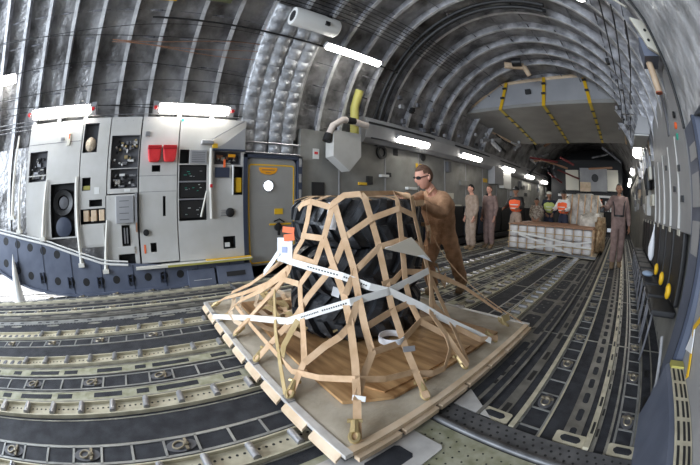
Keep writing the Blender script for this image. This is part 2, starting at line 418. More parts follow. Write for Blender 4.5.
# cross seams
for y in (3.02, 4.62, 6.25): struct('deck_rail', MB().box(-4.9, .75, y, y+.02, .001, .0045), rail)
# small dark pockets punched in the outboard rails
for sgn in (1, -1):
    mb = MB(); y = -4.8 if sgn < 0 else 1.5; rn = random.Random(3)
    for u, w_, L, zz in ((1.475, .018, .06, .0062), (1.695, .02, .16, .0062), (2.325, .010, .12, .0352), (2.37, .008, .08, .0102), (2.715, .025, .13, .0012), (2.92, .018, .10, .0122)):
        y = (-4.8 if sgn < 0 else 1.5)+rn.random()*.1
        while y < 7:
            a, b = sorted((U(sgn*(u-w_)), U(sgn*(u+w_)))); mb.box(a, b, y, y+L, zz, zz+.0012); y += L*1.9+rn.choice((.02, .08, .2))
    struct('deck_rail', mb, black)
# ramp hinge: perforated band across the deck on both sides of the centre rows
for a, b in ((U(1.17), .78), (-4.95, U(-1.17))):
    if a > b: a, b = b, a
    hb = MB(); hb.box(a, b, 1.27, 1.43, .002, .02); hinge = struct('deck_hinge', hb, perf)
    mh = MB(); x = a+.04; j = 0
    while x < b-.03:
        for q, yy in enumerate((1.30, 1.345, 1.39)): mh.lathe([(.009, 0), (.009, .0015)], (x+(.02 if q % 2 else 0), yy, .0202), 'Z', 8)
        x += .06
    absorb(hinge, mh, recess)
    mt = MB(); mt.tube([(a, 1.25, .018), (b, 1.25, .018)], .022, 10); mt.build('hinge_tube', perf, hinge, smooth=True)
# ramp plates in front of the hinge, right side
p = struct('ramp_plate', MB().cbox(-.90, -.57, .2, 1.07, .0142, .024, .02), palletrail)
MB().cbox(-.77, -.64, .68, .92, .0241, .0255, .02).build('grip_pad', deck, p)
MB().cbox(-.77, -.64, .30, .60, .0241, .0255, .02).build('grip_pad', deck, p)
p = struct('ramp_plate', MB().box(-.95, .78, .2, 1.22, .002, .014), green)
struct('ramp_plate', MB().prism([(-.78, 1.45, .004), (-.50, 1.45, .004), (-.78, 1.66, .004)], (0, 0, .012)), palletrail)
mh = MB()
for i in range(26):
    for j in range(16): mh.lathe([(.006, 0), (.006, .0012)], (-.72+i*.058, .28+j*.058, .0142), 'Z', 6)
absorb(p, mh, recess)
for x in (-.50, .04, .42):
    e = struct('ramp_plate', MB().cbox(x-.11, x+.11, 1.45, 1.56, .004, .012, .012), tanrail); MB().cbox(x-.07, x+.07, 1.475, 1.535, .012, .0135, .02).build('grip_pad', deck, e)

# ------------------------------------------------------------------ left side: blue tapered sill beam
def zt(y):   # top of the beam
    P = [(-5.4, 1.42), (-2.95, 1.08), (-1.75, .81), (-.75, .47), (.3, .36), (1.1, .33), (1.75, .32)]
    for (a, b), (c, d) in zip(P, P[1:]):
        if a <= y <= c: return b+(d-b)*(y-a)/(c-a)
    return .32
def zb(y):
    P = [(-5.4, .62), (-2.95, .47), (-2.57, .28), (-2.19, .15), (-1.78, .06), (-1.3, 0), (9, 0)]
    for (a, b), (c, d) in zip(P, P[1:]):
        if a <= y <= c: return b+(d-b)*(y-a)/(c-a)
    return 0
ys = [-5.3+.15*i for i in range(47)]; ys[-1] = 1.6
loop = [(-4.86, y, zb(y)) for y in ys]+[(-4.86, y, zt(y)) for y in reversed(ys)]
beam = thing('side_beam', (-4.9, -1.5, 0), 'blue-grey tapered side beam with round holes along the deck, under the panels', 'side beam')
loop = [(-4.80, b, c) for a, b, c in loop]
web = MB().prism(loop, (-.045, 0, 0)).build('beam_web', blue, beam)
mr = MB(); mr.tube([(-4.785, y, zt(y)-.02) for y in ys[:34]], .018, 8); mr.tube([(-4.785, y, zt(y)+.03) for y in ys[:34]], .012, 8); mr.build('top_tube', whitem, beam, smooth=True)
ml = MB(); yb_ = [-5.3+.06*i for i in range(115)]
n0 = 0
for y in yb_: z = zb(y); ml.v += [(-4.80, y, z), (-4.74, y, z), (-4.74, y, z+.03), (-4.80, y, z+.03)]
for i in range(len(yb_)-1):
    for q in range(4): q2 = (q+1) % 4; ml.f.append((i*4+q, i*4+q2, i*4+4+q2, i*4+4+q))
ml.f += [(0, 1, 2, 3), tuple(len(ml.v)-4+q for q in (3, 2, 1, 0))]
ml.build('bottom_flange', blue, beam)
mh = MB()
for y in [-4.9+.27*i for i in range(24)]:
    zc = zb(y)+.20
    mh.lathe([(.062, 0), (.062, .004)], (-4.802, y, zc), 'X', 16)
    if zt(y) > .75: mh.lathe([(.062, 0), (.062, .004)], (-4.802, y+.05, zt(y)-.14), 'X', 16)
absorb(web, mh, black)
for y in [-4.8+.54*i for i in range(12)]:
    zc = zb(y)+.16; mb = MB(); mb.box(-4.802, -4.77, y+.10, y+.115, zc-.06, zc+.10); mb.box(-4.802, -4.77, y+.17, y+.185, zc-.06, zc+.10); mb.box(-4.802, -4.78, y+.115, y+.17, zc-.03, zc-.015); mb.box(-4.802, -4.78, y+.115, y+.17, zc+.05, zc+.065)
    mb.build('bracket', dnavy, beam)
for y in [-4.6+.54*i for i in range(12)]: MB().box(-4.802, -4.793, y-.006, y+.006, zb(y), zt(y)-.02).build('stiffener', dnavy, beam)
# curved thin lower trim where the ramp toe leaves the beam, and bright strut standing on the sunlit deck
t = thing('deck_strut', (-4.45, -2.72, 0), 'white tapered strut standing on the sunlit deck at the far left edge', 'strut')
MB().lathe([(.13, 0), (.11, .05), (.08, .20), (.045, .50), (.004, .70)], (-4.72, -2.52, .0), 'Z', 14).build('strut_body', whitem, t, smooth=True)

# blue boxes and kick ledge under the panels
t = thing('kick_box', (-4.8, 1.45, 0), 'dark blue sloped step box below the rightmost equipment panel, beside the crew door', 'step box')
MB().prism([(-4.86, 1.10, 0.0), (-4.62, 1.10, 0.0), (-4.74, 1.10, .27), (-4.86, 1.10, .27)], (0, .60, 0)).build('box_body', blue, t)
MB().prism([(-4.665, 1.25, .11), (-4.66, 1.25, .11), (-4.69, 1.25, .18), (-4.695, 1.25, .18)], (0, .32, 0)).build('slot', recess, t)
t = thing('kick_box', (-4.8, .85, 0), 'dark blue low box below the panels, left of the sloped step box', 'step box')
MB().prism([(-4.86, .62, 0.0), (-4.66, .62, 0.0), (-4.74, .62, .25), (-4.86, .62, .25)], (0, .44, 0)).build('box_body', blue, t)
MB().box(-4.70, -4.69, .70, 1.0, .08, .10).build('handle', whitem, t)
t = thing('bench_rail', (-4.75, .8, .33), 'long pale ledge with yellow edge running under the equipment panels', 'ledge')
MB().box(-4.86, -4.70, -.22, 1.72, .335, .37).build('ledge_board', whitestrut, t)
MB().box(-4.70, -4.69, .3, 1.72, .335, .365).build('edge_strip', oliveyel, t)
MB().box(-4.84, -4.76, .95, 1.72, .37, .385).build('yellow_strip', yellow, t)

# ------------------------------------------------------------------ left side equipment panels
XF = -4.85
def panel_holes(y0, y1, z0, z1, holes, x=XF, d=.13):
    ysn = sorted({y0, y1, *[h[0] for h in holes], *[h[1] for h in holes]}); zs = sorted({z0, z1, *[h[2] for h in holes], *[h[3] for h in holes]})
    mb = MB()
    def inh(y, z): return any(h[0] < y < h[1] and h[2] < z < h[3] for h in holes)
    for a, b in zip(ysn, ysn[1:]):
        for c, e in zip(zs, zs[1:]):
            if not inh((a+b)/2, (c+e)/2): mb.box(x-.02, x, a, b, c, e)
    mb.box(x-d-.02, x-d, y0, y1, z0, z1)
    for a in ((y0, y0+.01), (y1-.01, y1)): mb.box(x-d, x-.02, a[0], a[1], z0, z1)
    for a in ((z0, z0+.01), (z1-.01, z1)): mb.box(x-d, x-.02, y0, y1, a[0], a[1])
    return mb
def eq_panel(name, label, y0, y1, z0, z1, holes, m=panel, inner=innerm, d=.13):
    t = thing(name, (XF, (y0+y1)/2, z0), label, 'equipment panel')
    full = panel_holes(y0+.006, y1-.006, z0, z1, holes, d=d); face = full.build('panel_face', m, t)
    for h in holes:
        mb = MB(); mb.box(XF-d, XF-d+.006, h[0], h[1], h[2], h[3])
        for a in ((h[0], h[0]+.004), (h[1]-.004, h[1])): mb.box(XF-d, XF-.001, a[0], a[1], h[2], h[3])
        for a in ((h[2], h[2]+.004), (h[3]-.004, h[3])): mb.box(XF-d, XF-.001, h[0], h[1], a[0], a[1])
        mb.build('recess', h[4] if len(h) > 4 else inner, t)
    ms = MB(); n = int((y1-y0)/.17)
    for i in range(n): ms.lathe([(.007, 0), (.007, .003)], (XF, y0+.09+i*(y1-y0-.1)/max(n, 1), z1-.06), 'X', 8)
    if n: absorb(face, ms, steel)
    return t
def on(t, name, m, y0, y1, z0, z1, dx=.01, x=XF, bev=0): return MB().box(x-.001, x+dx, y0, y1, z0, z1).build(name, m, t, bevel=bev)
def clutter(t, y0, y1, z0, z1, n, mats, name='component', seed=1, x=XF-.12, dmax=.08):
    rnd = random.Random(seed)
    for i in range(n):
        a = rnd.uniform(y0, y1-.03); c = rnd.uniform(z0, z1-.03); wy = rnd.uniform(.02, min(.12, y1-a)); wz = rnd.uniform(.015, min(.07, z1-c))
        if rnd.random() < .5: MB().box(x, x+rnd.uniform(.02, dmax), a, a+wy, c, c+wz).build(name, rnd.choice(mats), t)
        else: MB().lathe([(.018, 0), (.018, rnd.uniform(.03, dmax)), (.008, dmax)], (x, a+.02, c+.02), 'X', 10).build(name, rnd.choice(mats), t, smooth=True)
# A: far left panel
t = eq_panel('equipment_panel', 'leftmost pale equipment panel with gauge opening and big round ring recess', -2.22, -1.16, .86, 2.60,
             [(-2.17, -1.80, 1.72, 2.17), (-1.70, -1.24, .88, 1.76-.10, recess)])
clutter(t, -2.14, -1.84, 1.75, 2.12, 26, [steel, black, cream, innerm], seed=3)
on(t, 'cross_bar', panel, -2.17, -1.8, 1.80, 1.815)
MB().lathe([(.11, 0), (.11, .07), (.185, .10), (.205, .06), (.205, 0)], (XF-.12, -1.46, 1.38), 'X', 32).build('round_ring', black, t, smooth=True)
MB().lathe([(.0, .0), (.10, .0), (.09, .02), (.02, .035)], (XF-.09, -1.46, 1.38), 'X', 24).build('ring_hub', innerm, t, smooth=True)
MB().lathe([(.10, 0), (.15, .03), (.15, .10), (.05, .12)], (XF-.12, -1.46, 1.02), 'X', 24).build('lower_cover', dnavy, t, smooth=True)
on(t, 'latch_plate', cream, -1.43, -1.38, 2.22, 2.42, .03); on(t, 'orange_strip', orange, -1.405, -1.385, 2.32, 2.39, .034); on(t, 'hinge', steel, -1.56, -1.50, 2.30, 2.35, .02)
on(t, 'seam', innerm, -2.2, -1.17, 2.275, 2.282, .002)
# B
t = eq_panel('equipment_panel', 'pale equipment panel with a bag in its open upper bay, second from left', -1.155, -.665, .70, 2.62,
             [(-1.13, -.87, 2.09, 2.54), (-1.10, -.95, 1.53, 1.72, recess), (-.97, -.74, 1.29, 1.39, recess), (-1.13, -.68, 1.04, 1.26, recess)])
clutter(t, -1.1, -.7, 1.05, 1.22, 5, [brown, steel, tanduct], seed=5)
for i in range(3): MB().cbox(-4.95, -4.86, -1.08+i*.14, -.98+i*.14, 1.08, 1.24, .01).build('brown_unit', lipm, t)
on(t, 'placard', whitem, -.88, -.79, 1.47, 1.57, .004); on(t, 'lower_door', panel, -1.12, -.72, .73, 1.02, .012)
MB().box(XF-.1, XF-.02, -1.09, -.96, 1.54, 1.60).build('component', oliveyel, t)
# C
t = eq_panel('equipment_panel', 'pale equipment panel with two stacked bays of valves and fittings', -.66, -.13, 1.46, 2.62,
             [(-.62, -.13+.0-.01, 1.83, 2.33), (-.60, -.12-.02, 1.53, 1.82)])
clutter(t, -.60, -.17, 1.86, 2.28, 34, [steel, black, brass, whitem], seed=8); clutter(t, -.58, -.17, 1.55, 1.76, 22, [steel, chrome, black, whitem], seed=9)
on(t, 'placard', whitem, -.36, -.26, 1.48, 1.52, .004)
# D lower box unit
t = eq_panel('control_box', 'protruding grey control box with levers below the valve bays', -.69, -.14, .38, 1.44,
             [(-.42, -.28, .68, .99, recess), (-.50, -.22, .40, .56, recess)])
on(t, 'terminal_box', panelg, -.50, -.20, 1.02, 1.42, .06, bev=.008)
for i in range(4): on(t, 'slot', innerm, -.44, -.28, 1.07+i*.09, 1.08+i*.09, .062)
on(t, 'lever', steel, -.38, -.36, .72, .95, .03); on(t, 'lever', steel, -.335, -.315, .72, .95, .03); on(t, 'lower_plate', panel, -.50, -.22, .57, .67, .02)
on(t, 'side_post', panelg, -.185, -.145, .90, 1.45, .05); on(t, 'red_tag', brown, -.175, -.15, .88, 1.02, .055)
# E
t = eq_panel('equipment_panel', 'tall plain pale panel with a vertical slot, behind the red pouches', -.12, .515, .40, 2.62,
             [(.09, .23, 1.76, 1.86, recess), (.28, .325, 1.09, 1.39, recess), (.05, .15, .56, .70, recess)])
MB().lathe([(.05, 0), (.05, .03), (.02, .035)], (XF, -.01, .86), 'X', 12).build('fill_port', black, t, smooth=True)
on(t, 'seam', innerm, -.12, .50, 1.70, 1.706, .002); on(t, 'hinge', steel, -.05, 0.02, 2.30, 2.38, .02); on(t, 'orange_tag', orange, -.06, -.03, .55, .68, .006)
on(t, 'seam', innerm, -.12, .50, 1.46, 1.465, .002)
# red pouches
for i, (y, lab) in enumerate(((.12, 'left of the two red vinyl pouches hung on the pale panel'), (.37, 'right of the two red vinyl pouches hung on the pale panel'))):
    t = thing('red_pouch', (XF+.05, y, 1.90), lab, 'pouch')
    P = [(-.105, .24), (-.115, .20), (-.095, .03), (-.07, 0), (.07, 0), (.095, .03), (.115, .20), (.105, .24)]
    MB().prism([(XF+.004, y+a, 1.90+b) for a, b in P], (.08, 0, 0)).build('pouch_body', redm, t, bevel=.02)
    MB().prism([(XF+.004, y+a*1.06, 1.90+b) for a, b in ((-.105, .255), (-.11, .195), (.11, .195), (.105, .255))], (.095, 0, 0)).build('pouch_flap', mat('red_flap', (.45, .015, .02), .4), t, bevel=.01)
# F: large electronics rack panel
t = eq_panel('equipment_panel', 'wide pale panel with dark electronics racks next to the crew door', .52, 1.66, .38, 2.62,
             [(.545, .70, 1.88, 2.10, recess), (.545, 1.00, 1.00, 1.86, recess), (1.12, 1.58, 1.87, 2.08), (1.42, 1.62, 1.38, 1.84, recess), (1.27, 1.48, .52, .72, recess)], inner=innerm)
on(t, 'grille_box', panelg, .71, .985, 1.88, 2.09, .03)
for i in range(6): on(t, 'grille_slat', innerm, .74, .96, 1.90+i*.03, 1.91+i*.03, .034)
for i, (z0, z1) in enumerate(((1.62, 1.84), (1.36, 1.58), (1.04, 1.30))):
    b = MB().box(XF-.12, XF-.02, .56, .98, z0, z1).build('rack_unit', black, t)
    rnd = random.Random(20+i)
    for q in range(7): yy = rnd.uniform(.59, .92); zz = rnd.uniform(z0+.03, z1-.03); MB().box(XF-.021, XF-.012, yy, yy+rnd.uniform(.01, .05), zz, zz+.008).build('rack_label', rnd.choice([steel, greenlt, whitem]), b)
for z in (1.60, 1.33): on(t, 'shelf_bar', steel, .545, 1.0, z-.012, z+.012, .006)
clutter(t, 1.14, 1.55, 1.88, 2.04, 12, [copper, steel, black, cream], seed=14); on(t, 'red_handle', orange, 1.28, 1.31, 1.80, 1.95, .03)
on(t, 'amber_placard', amber, 1.36, 1.48, 1.99, 2.04, .012); on(t, 'keypad_box', dnavy, 1.14, 1.38, 1.66, 1.82, .035); on(t, 'guard_post', whitem, 1.43, 1.45, 1.38, 1.86, .05)
MB().box(XF-.1, XF+.015, 1.50, 1.60, 1.42, 1.66).build('yellow_canister', yellow, t, bevel=.01)
MB().lathe([(.075, 0), (.075, .02), (.04, .04)], (XF, 1.40, 1.10), 'X', 20).build('selector_dial', black, t, smooth=True)
for z in (1.06, 1.10, 1.14): on(t, 'dial_lead', steel, 1.24, 1.36, z-.006, z+.006, .02)
on(t, 'lower_component', whitem, 1.30, 1.38, .55, .62, -.03)
MB().tube([(XF+.03, 1.06, 2.12), (XF+.03, 1.07, 1.35), (XF+.03, 1.08, 1.02)], .028, 8).build('white_conduit', whitestrut, t, smooth=True)
MB().tube([(XF+.045, 1.0, 1.45), (XF+.045, .90, 1.05)], .015, 8).build('white_conduit', whitestrut, t, smooth=True)
on(t, 'red_band', redm, 1.05, 1.09, 1.50, 1.55, .065)
on(t, 'green_label', greenlt, .50+.03, .55+.02, 2.55, 2.60, .004)
# hood and arm above the rack
t = thing('task_light', (XF+.1, 1.0, 2.2), 'small grey swivel lamp with a thin diagonal arm above the electronics racks', 'lamp')
MB().box(XF, XF+.12, .88, 1.08, 2.18, 2.24).build('lamp_head', panelg, t, bevel=.01)
MB().tube([(XF+.06, 1.02, 2.24), (XF+.05, 1.60, 2.60)], .012, 6).build('arm', steel, t)
MB().box(XF, XF+.05, 1.08, 1.16, 2.13, 2.20).build('clamp', yellow, t)
t = thing('support_shelf', (XF, 1.3, 2.1), 'slanted grey shelf plate between the task light and the crew door frame', 'shelf')
MB().prism([(XF+.001, 1.10, 2.10), (XF+.001, 1.64, 2.10), (XF+.001, 1.64, 2.50), (XF+.001, 1.30, 2.22)], (.02, 0, 0)).build('shelf_plate', panelg, t)
MB().box(XF, XF+.08, 1.08, 1.64, 2.085, 2.11).build('shelf_lip', dnavy, t)
# bag in the open upper bay
b = MB().ball((XF-.05, -1.0, 2.22), .10, 14, (.55, 1.0, 1.15)); bag = b.build('cloth_bag', mat('khaki_cloth', (.45, .36, .25), .8, c2=(.62, .52, .40), ns=14, bump=.8, bs=12), smooth=True); tag(bag, 'crumpled tan cloth bag stuffed in the open upper bay', 'bag')
# off-white struts standing in front of the panels
for (ya, za, yb, zb_), lab in (((-2.46, 2.45, -2.50, 1.25), 'tall off-white strut farthest left, against the ribs'), ((-2.33, 1.95, -2.36, 1.04), 'off-white strut just left of the gauge panel'), ((-1.77, 1.73, -1.86, .90), 'off-white strut left of the round ring recess'),
                               ((-1.20, 1.74, -1.16, .48), 'off-white strut right of the round ring recess'), ((-.655, 1.08, -.74, .36), 'off-white strut beside the control box')):
    t = thing('panel_strut', (XF+.05, ya, zb_), lab, 'strut')
    MB().tube([(XF+.03, ya, za), (XF+.035, (ya+yb)/2, (za+zb_)/2), (XF+.05, yb, zb_)], [.016, .024, .034], 8).build('strut_body', whitestrut, t, smooth=True)
    MB().box(XF, XF+.10, yb-.05, yb+.05, zb_-.05, zb_+.01).build('foot', whitestrut, t)

# ------------------------------------------------------------------ crew door
dm = mat('door_paint', (0.30, 0.295, 0.28), 0.45, c2=(0.35, 0.345, 0.33), ns=2)
def rrect(y0, y1, z0, z1, r, x, n=6):
    P = []
    for cy, cz, a in ((y1-r, z1-r, 0), (y0+r, z1-r, 90), (y0+r, z0+r, 180), (y1-r, z0+r, 270)):
        for i in range(n+1): t = R(a+90*i/n); P.append((x, cy+r*math.cos(t), cz+r*math.sin(t)))
    return P
door = tag(MB().prism(rrect(1.70, 2.64, .18, 2.0, .10, -4.93), (.04, 0, 0)).build('door_1', dm, base=(-4.92, 2.17, .18)), kind='structure')
def ring_strip(o, i_, x, m, name, par):
    n = len(o); mb = MB(); mb.v = list(o)+list(i_); mb.f = [(k, (k+1) % n, n+(k+1) % n, n+k) for k in range(n)]
    mb2 = MB(); L = mb.v; mb2.v = L+[(a+.006, b, c) for a, b, c in L]; N = len(L)
    mb2.f = mb.f+[tuple(N+q for q in reversed(f)) for f in mb.f]+[(k, N+k, N+(k+1) % n, (k+1) % n) for k in range(n)]+[(n+k, n+(k+1) % n, N+n+(k+1) % n, N+n+k) for k in range(n)]
    return mb2.build(name, m, par)
ring_strip(rrect(1.735, 2.605, .215, 1.90, .05, -4.889), rrect(1.755, 2.585, .24, 1.875, .04, -4.889), -4.889, yellow, 'yellow_border', door)
g = MB().lathe([(.0, 0), (.085, 0), (.085, .008)], (-4.889, 2.10, 1.53), 'X', 28).build('porthole', glow, door); MB().lathe([(.085, 0), (.105, 0), (.105, .02), (.085, .02)], (-4.889, 2.10, 1.53), 'X', 28, close=True).build('porthole_rim', steel, g, smooth=True)
MB().prism([(-4.889, 2.10+a, 1.80+b) for a, b in ((-.17, .045), (-.17, 0), (-.13, -.05), (-.05, -.075), (.05, -.075), (.13, -.05), (.17, 0), (.17, .045))], (.008, 0, 0)).build('amber_placard', amber, door)
MB().box(-4.881, -4.878, 1.98, 2.22, 1.795, 1.81).build('placard_lettering', brown, door); MB().box(-4.881, -4.878, 2.05, 2.15, 1.75, 1.76).build('placard_lettering', brown, door)
MB().box(-4.889, -4.882, 2.22, 2.38, 1.04, 1.14).build('yellow_placard', yellow, door)
MB().box(-4.889, -4.886, 1.92, 2.26, 1.20, 1.205).build('placard_lettering', steel, door)
MB().box(-4.889, -4.87, 2.12, 2.60, .855, .885).build('handle_guard', yellow, door)
hd_ = MB().lathe([(.07, 0), (.07, .03), (.03, .05)], (-4.889, 2.28, .82), 'X', 16).build('handle_hub', black, door, smooth=True)
MB().box(-4.86, -4.83, 2.26, 2.30, .68, .90).build('door_handle', black, hd_)
MB().tube([(-4.87, 2.20, .92), (-4.86, 2.30, .96), (-4.87, 2.40, .90)], .012, 6).build('door_handle', black, hd_)
fr = struct('door_frame', MB().box(-5.04, -4.84, 1.63, 1.70, 0, 2.06).box(-5.04, -4.84, 2.66, 2.75, 0, 2.06).box(-5.04, -4.84, 1.63, 2.75, 2.0, 2.06).box(-5.04, -4.93, 1.70, 2.66, .0, .18), dnavy, base=(-4.95, 2.2, 0))
mb = MB()
for z in [.2+.28*i for i in range(7)]: mb.box(-4.841, -4.835, 2.68, 2.73, z, z+.15)
mb.build('frame_inset', panelg, fr)
struct('trim_70', MB().box(-5.05, -4.93, 1.70, 2.66, 0.0, .19), panelg)
t = thing('quilted_panel', (-4.98, 2.2, 2.06), 'quilted silver blanket with round padded buttons above the crew door', 'insulation panel')
for k, (ya, yb) in enumerate(((1.60, 2.10), (2.14, 2.62))):
    mb = MB(); ny, nz = 20, 60
    for j in range(nz+1):
        a = R(180-55*j/nz) ; s = j/nz*2.75
        for i in range(ny+1):
            y = ya+(yb-ya)*i/ny; b = .075*(abs(math.sin(math.pi*(y-ya)/(yb-ya)*2))*abs(math.sin(math.pi*s/.20)))
            rr = 2.90-b-.05; mb.v.append((CX+rr*math.cos(a), y, CZ+rr*math.sin(a)))
    for j in range(nz):
        for i in range(ny): q = j*(ny+1)+i; mb.f.append((q, q+1, q+ny+2, q+ny+1))
    o = mb.build('blanket', quilt, t, smooth=True); md = o.modifiers.new('solid', 'SOLIDIFY'); md.thickness = .02
mb = MB()
for z in (2.10, 2.28): mb.tube([(-4.92, 1.62, z), (-4.92, 2.74, z)], .02, 8)
mb.build('conduit', steel, t, smooth=True)

# ------------------------------------------------------------------ left wall beyond the door
def wall_sheet(y0, y1): return MB().box(-5.04, -4.93, y0, y1, 0.0, 2.62)
struct('trim_71', wall_sheet(2.75, YB), aftpanel, base=(-4.98, 8, 0))
# overhead fairing that carries the lights
P = [(-5.12, 2.50), (-4.80, 2.50), (-4.72, 2.60), (-4.66, 2.86), (-4.70, 3.02), (-4.84, 3.08), (-5.2, 3.08)]
fair = thing('light_fairing', (-4.9, 8, 2.5), 'long grey overhead fairing carrying the lights along the far left wall', 'fairing')
MB().prism([(x, 4.15, z) for x, z in P], (0, 14.0, 0)).build('fairing_shell', panelg, fair)
mb = MB()
for y in [4.3+3.3*i for i in range(5)]: mb.box(-4.79, -4.70, y, y+1.5, 2.585, 2.61) ; mb.box(-4.70, -4.655, y-.1, y+2.2, 2.885, 2.93)
mb.build('fairing_slot', recess, fair)
fair2 = thing('light_fairing', (0.6, 10, 2.4), 'grey overhead fairing above the seats on the right wall', 'fairing')
MB().prism([(x, 6.2, z) for x, z in [(CX-(x-CX)+.22, z) for x, z in P]], (0, 12.0, 0)).build('fairing_shell', panelg, fair2)
# wall fittings on the far left wall
far = thing('wall_lining', (-4.92, 5, 0.6), 'olive-grey sidewall lining with small boxes and placards behind the standing man', 'wall lining')
def fit(name, m, y0, y1, z0, z1, dx=.04): return MB().box(-4.93, -4.93+dx, y0, y1, z0, z1).build(name, m, far, bevel=.004)
for y in (3.62, 4.9, 6.1, 7.3, 8.5, 9.7, 10.9, 12.1): fit('seam_strip', panelg, y, y+.03, .6, 2.5, .015)
fit('yellow_placard', yellow, 6.00, 6.35, 2.12, 2.24, .008); fit('yellow_placard', yellow, 9.75, 10.1, 2.02, 2.16, .008)
fit('dark_port', recess, 5.18, 5.34, 2.34, 2.50, .01); fit('dark_port', recess, 4.95, 5.1, 1.82, 1.92, .02); fit('dark_port', recess, 3.35, 3.45, 2.05, 2.12, .02)
MB().lathe([(.0, 0), (.10, 0), (.09, .03), (.03, .03)], (-4.93, 6.3, 2.42), 'X', 18).build('round_port', recess, far)
MB().lathe([(.10, 0), (.15, .0), (.15, .06), (.10, .06)], (-4.93, 4.78, 2.36), 'X', 22, close=True).build('hose_ring', black, far, smooth=True)
fit('white_unit', whitem, 4.72, 4.95, 1.80, 1.86, .10); fit('white_unit', whitem, 5.6, 5.95, 1.56, 1.62, .10); fit('dark_port', recess, 3.0, 3.28, 1.2, 1.62, .02)
fit('red_white_label', whitem, 3.02, 3.16, 2.06, 2.26, .01); fit('red_label', redm, 3.05, 3.13, 2.15, 2.20, .014)
fit('switch_box', black, 4.35, 4.5, 1.62, 1.80, .05); fit('yellow_strip', yellow, 4.12, 4.35, 1.60, 1.66, .03)
rnd = random.Random(4)
for i in range(34):
    y = rnd.uniform(7.2, 19); z = rnd.uniform(1.0, 2.3); wy = rnd.uniform(.1, .6); wz = rnd.uniform(.08, .35)
    fit('wall_unit', rnd.choice([recess, panelg, aftpanel, innerm, cream, panelg]), y, y+wy, z, z+wz, rnd.uniform(.02, .12))
fit('grey_cabinet', panelg, 10.2, 11.0, 2.0, 2.62, .28); fit('pale_cabinet', whitem, 11.2, 12.0, 1.9, 2.55, .22)
t = thing('seat_bank', (-4.8, 9, 0), 'dark folded sidewall seats along the far left wall behind the standing men', 'seats')
for i in range(14): y = 3.2+i*.95; MB().box(-4.93, -4.62, y, y+.86, .30, 1.18).build('seat_back', black if i % 3 else dnavy, t, bevel=.03)
MB().box(-4.92, -4.55, 3.2, 16.5, .12, .26).build('seat_base', recess, t)
# hood with olive pipe and elbow duct
t = thing('duct_hood', (-4.7, 3.5, 1.9), 'pale grey pointed duct hood under an olive pipe, right of the crew door', 'duct hood')
MB().prism([(-4.80, 3.22, 2.58), (-4.80, 3.88, 2.58), (-4.80, 3.88, 2.12), (-4.80, 3.60, 1.82), (-4.80, 3.22, 2.08)], (.26, 0, 0)).build('hood_body', panel, t, bevel=.01)
MB().tube([(-4.72, 3.86, 2.58), (-4.74, 3.88, 3.2), (-4.60, 3.90, 3.55)], .09, 12).build('olive_pipe', oliveyel, t, smooth=True)
MB().tube([(-4.62, 3.16, 2.46), (-4.56, 3.22, 2.66), (-4.52, 3.42, 2.80), (-4.5, 3.72, 2.79), (-4.5, 4.0, 2.77)], .065, 12).build('elbow_duct', mat('pinkish_duct', (.55, .47, .42), .6, c2=(.66, .58, .52), ns=8), t, smooth=True)
MB().tube([(-4.62, 3.12, 2.36), (-4.62, 3.17, 2.50)], .08, 12).build('duct_collar', black, t, smooth=True); MB().tube([(-4.5, 3.50, 2.80), (-4.5, 3.68, 2.80)], .071, 12).build('duct_band', black, t, smooth=True)
# white canister up in the ribs
t = thing('white_canister', (-3.8, 2.35, 4.1), 'white hollow-ended cylinder hanging high in the ribs above the crew door', 'canister')
MB().lathe([(.10, 0), (.16, 0), (.168, .03), (.168, .82), (.14, .85), (.09, .85)], (-3.78, 1.86, 4.22), 'Y', 26).build('canister_body', whitem, t, smooth=True)
MB().lathe([(.0, -.002), (.10, -.002), (.10, .01)], (-3.78, 1.86, 4.22), 'Y', 24).build('canister_opening', recess, t)
MB().box(-3.64, -3.60, 2.38, 2.46, 4.12, 4.19).build('clip', black, t); MB().box(-3.69, -3.64, 2.42, 2.52, 4.30, 4.36).build('clip', black, t)

# ------------------------------------------------------------------ fluorescent lights
def lamp(label, x, y0, y1, z, ang, m=tube, w=.10, caps=True, group=None):
    t = thing('fluorescent_light', (x, (y0+y1)/2, z), label, 'light fixture', group)
    ca, sa = math.cos(ang), math.sin(ang)
    def pr(P): return [(x+a*ca-b*sa, y0, z+a*sa+b*ca) for a, b in P]
    MB().prism(pr([(-w, -.01), (w, -.01), (w*.75, .05), (-w*.75, .05)]), (0, y1-y0, 0)).build('housing', panelg, t)
    P = [(-w*.9, -.012), (-w*.75, -.05), (-w*.3, -.075), (w*.3, -.075), (w*.75, -.05), (w*.9, -.012)]
    q = MB().prism([(a, b+.03, c) for a, b, c in pr(P)], (0, y1-y0-.06, 0)); q.build('diffuser', m, t)
    if caps:
        for yy, mm in ((y0-.10, panelg), (y1+.01, panelg)):
            MB().prism([(a, yy, c) for a, b, c in pr([(-w*.9, -.05), (w*.9, -.05), (w*.9, .05), (-w*.9, .05)])], (0, .09, 0)).build('end_box', mm, t)
            px = x+.12*sa; MB().lathe([(.028, 0), (.028, .03)], (x+w*.9*ca, yy+.045, z-.03), 'X', 12).build('red_knob', redm, t)
    return t
lamp('lit fluorescent fixture above the leftmost equipment panel', -4.80, -2.2, -1.06, 2.76, R(35))
lamp('lit fluorescent fixture above the red pouches', -4.80, .12, 1.30, 2.76, R(35))
lamp('lit fluorescent fixture hanging in the ribs below the white canister', -4.02, 2.66, 3.92, 3.98, R(20), w=.075, caps=False)
lamp('lit fluorescent fixture over the standing man, first on the fairing', -4.68, 5.05, 6.20, 2.70, R(30), caps=False)
lamp('lit fluorescent fixture second along the left fairing', -4.68, 7.85, 9.1, 2.70, R(30), m=tubeb, caps=False)
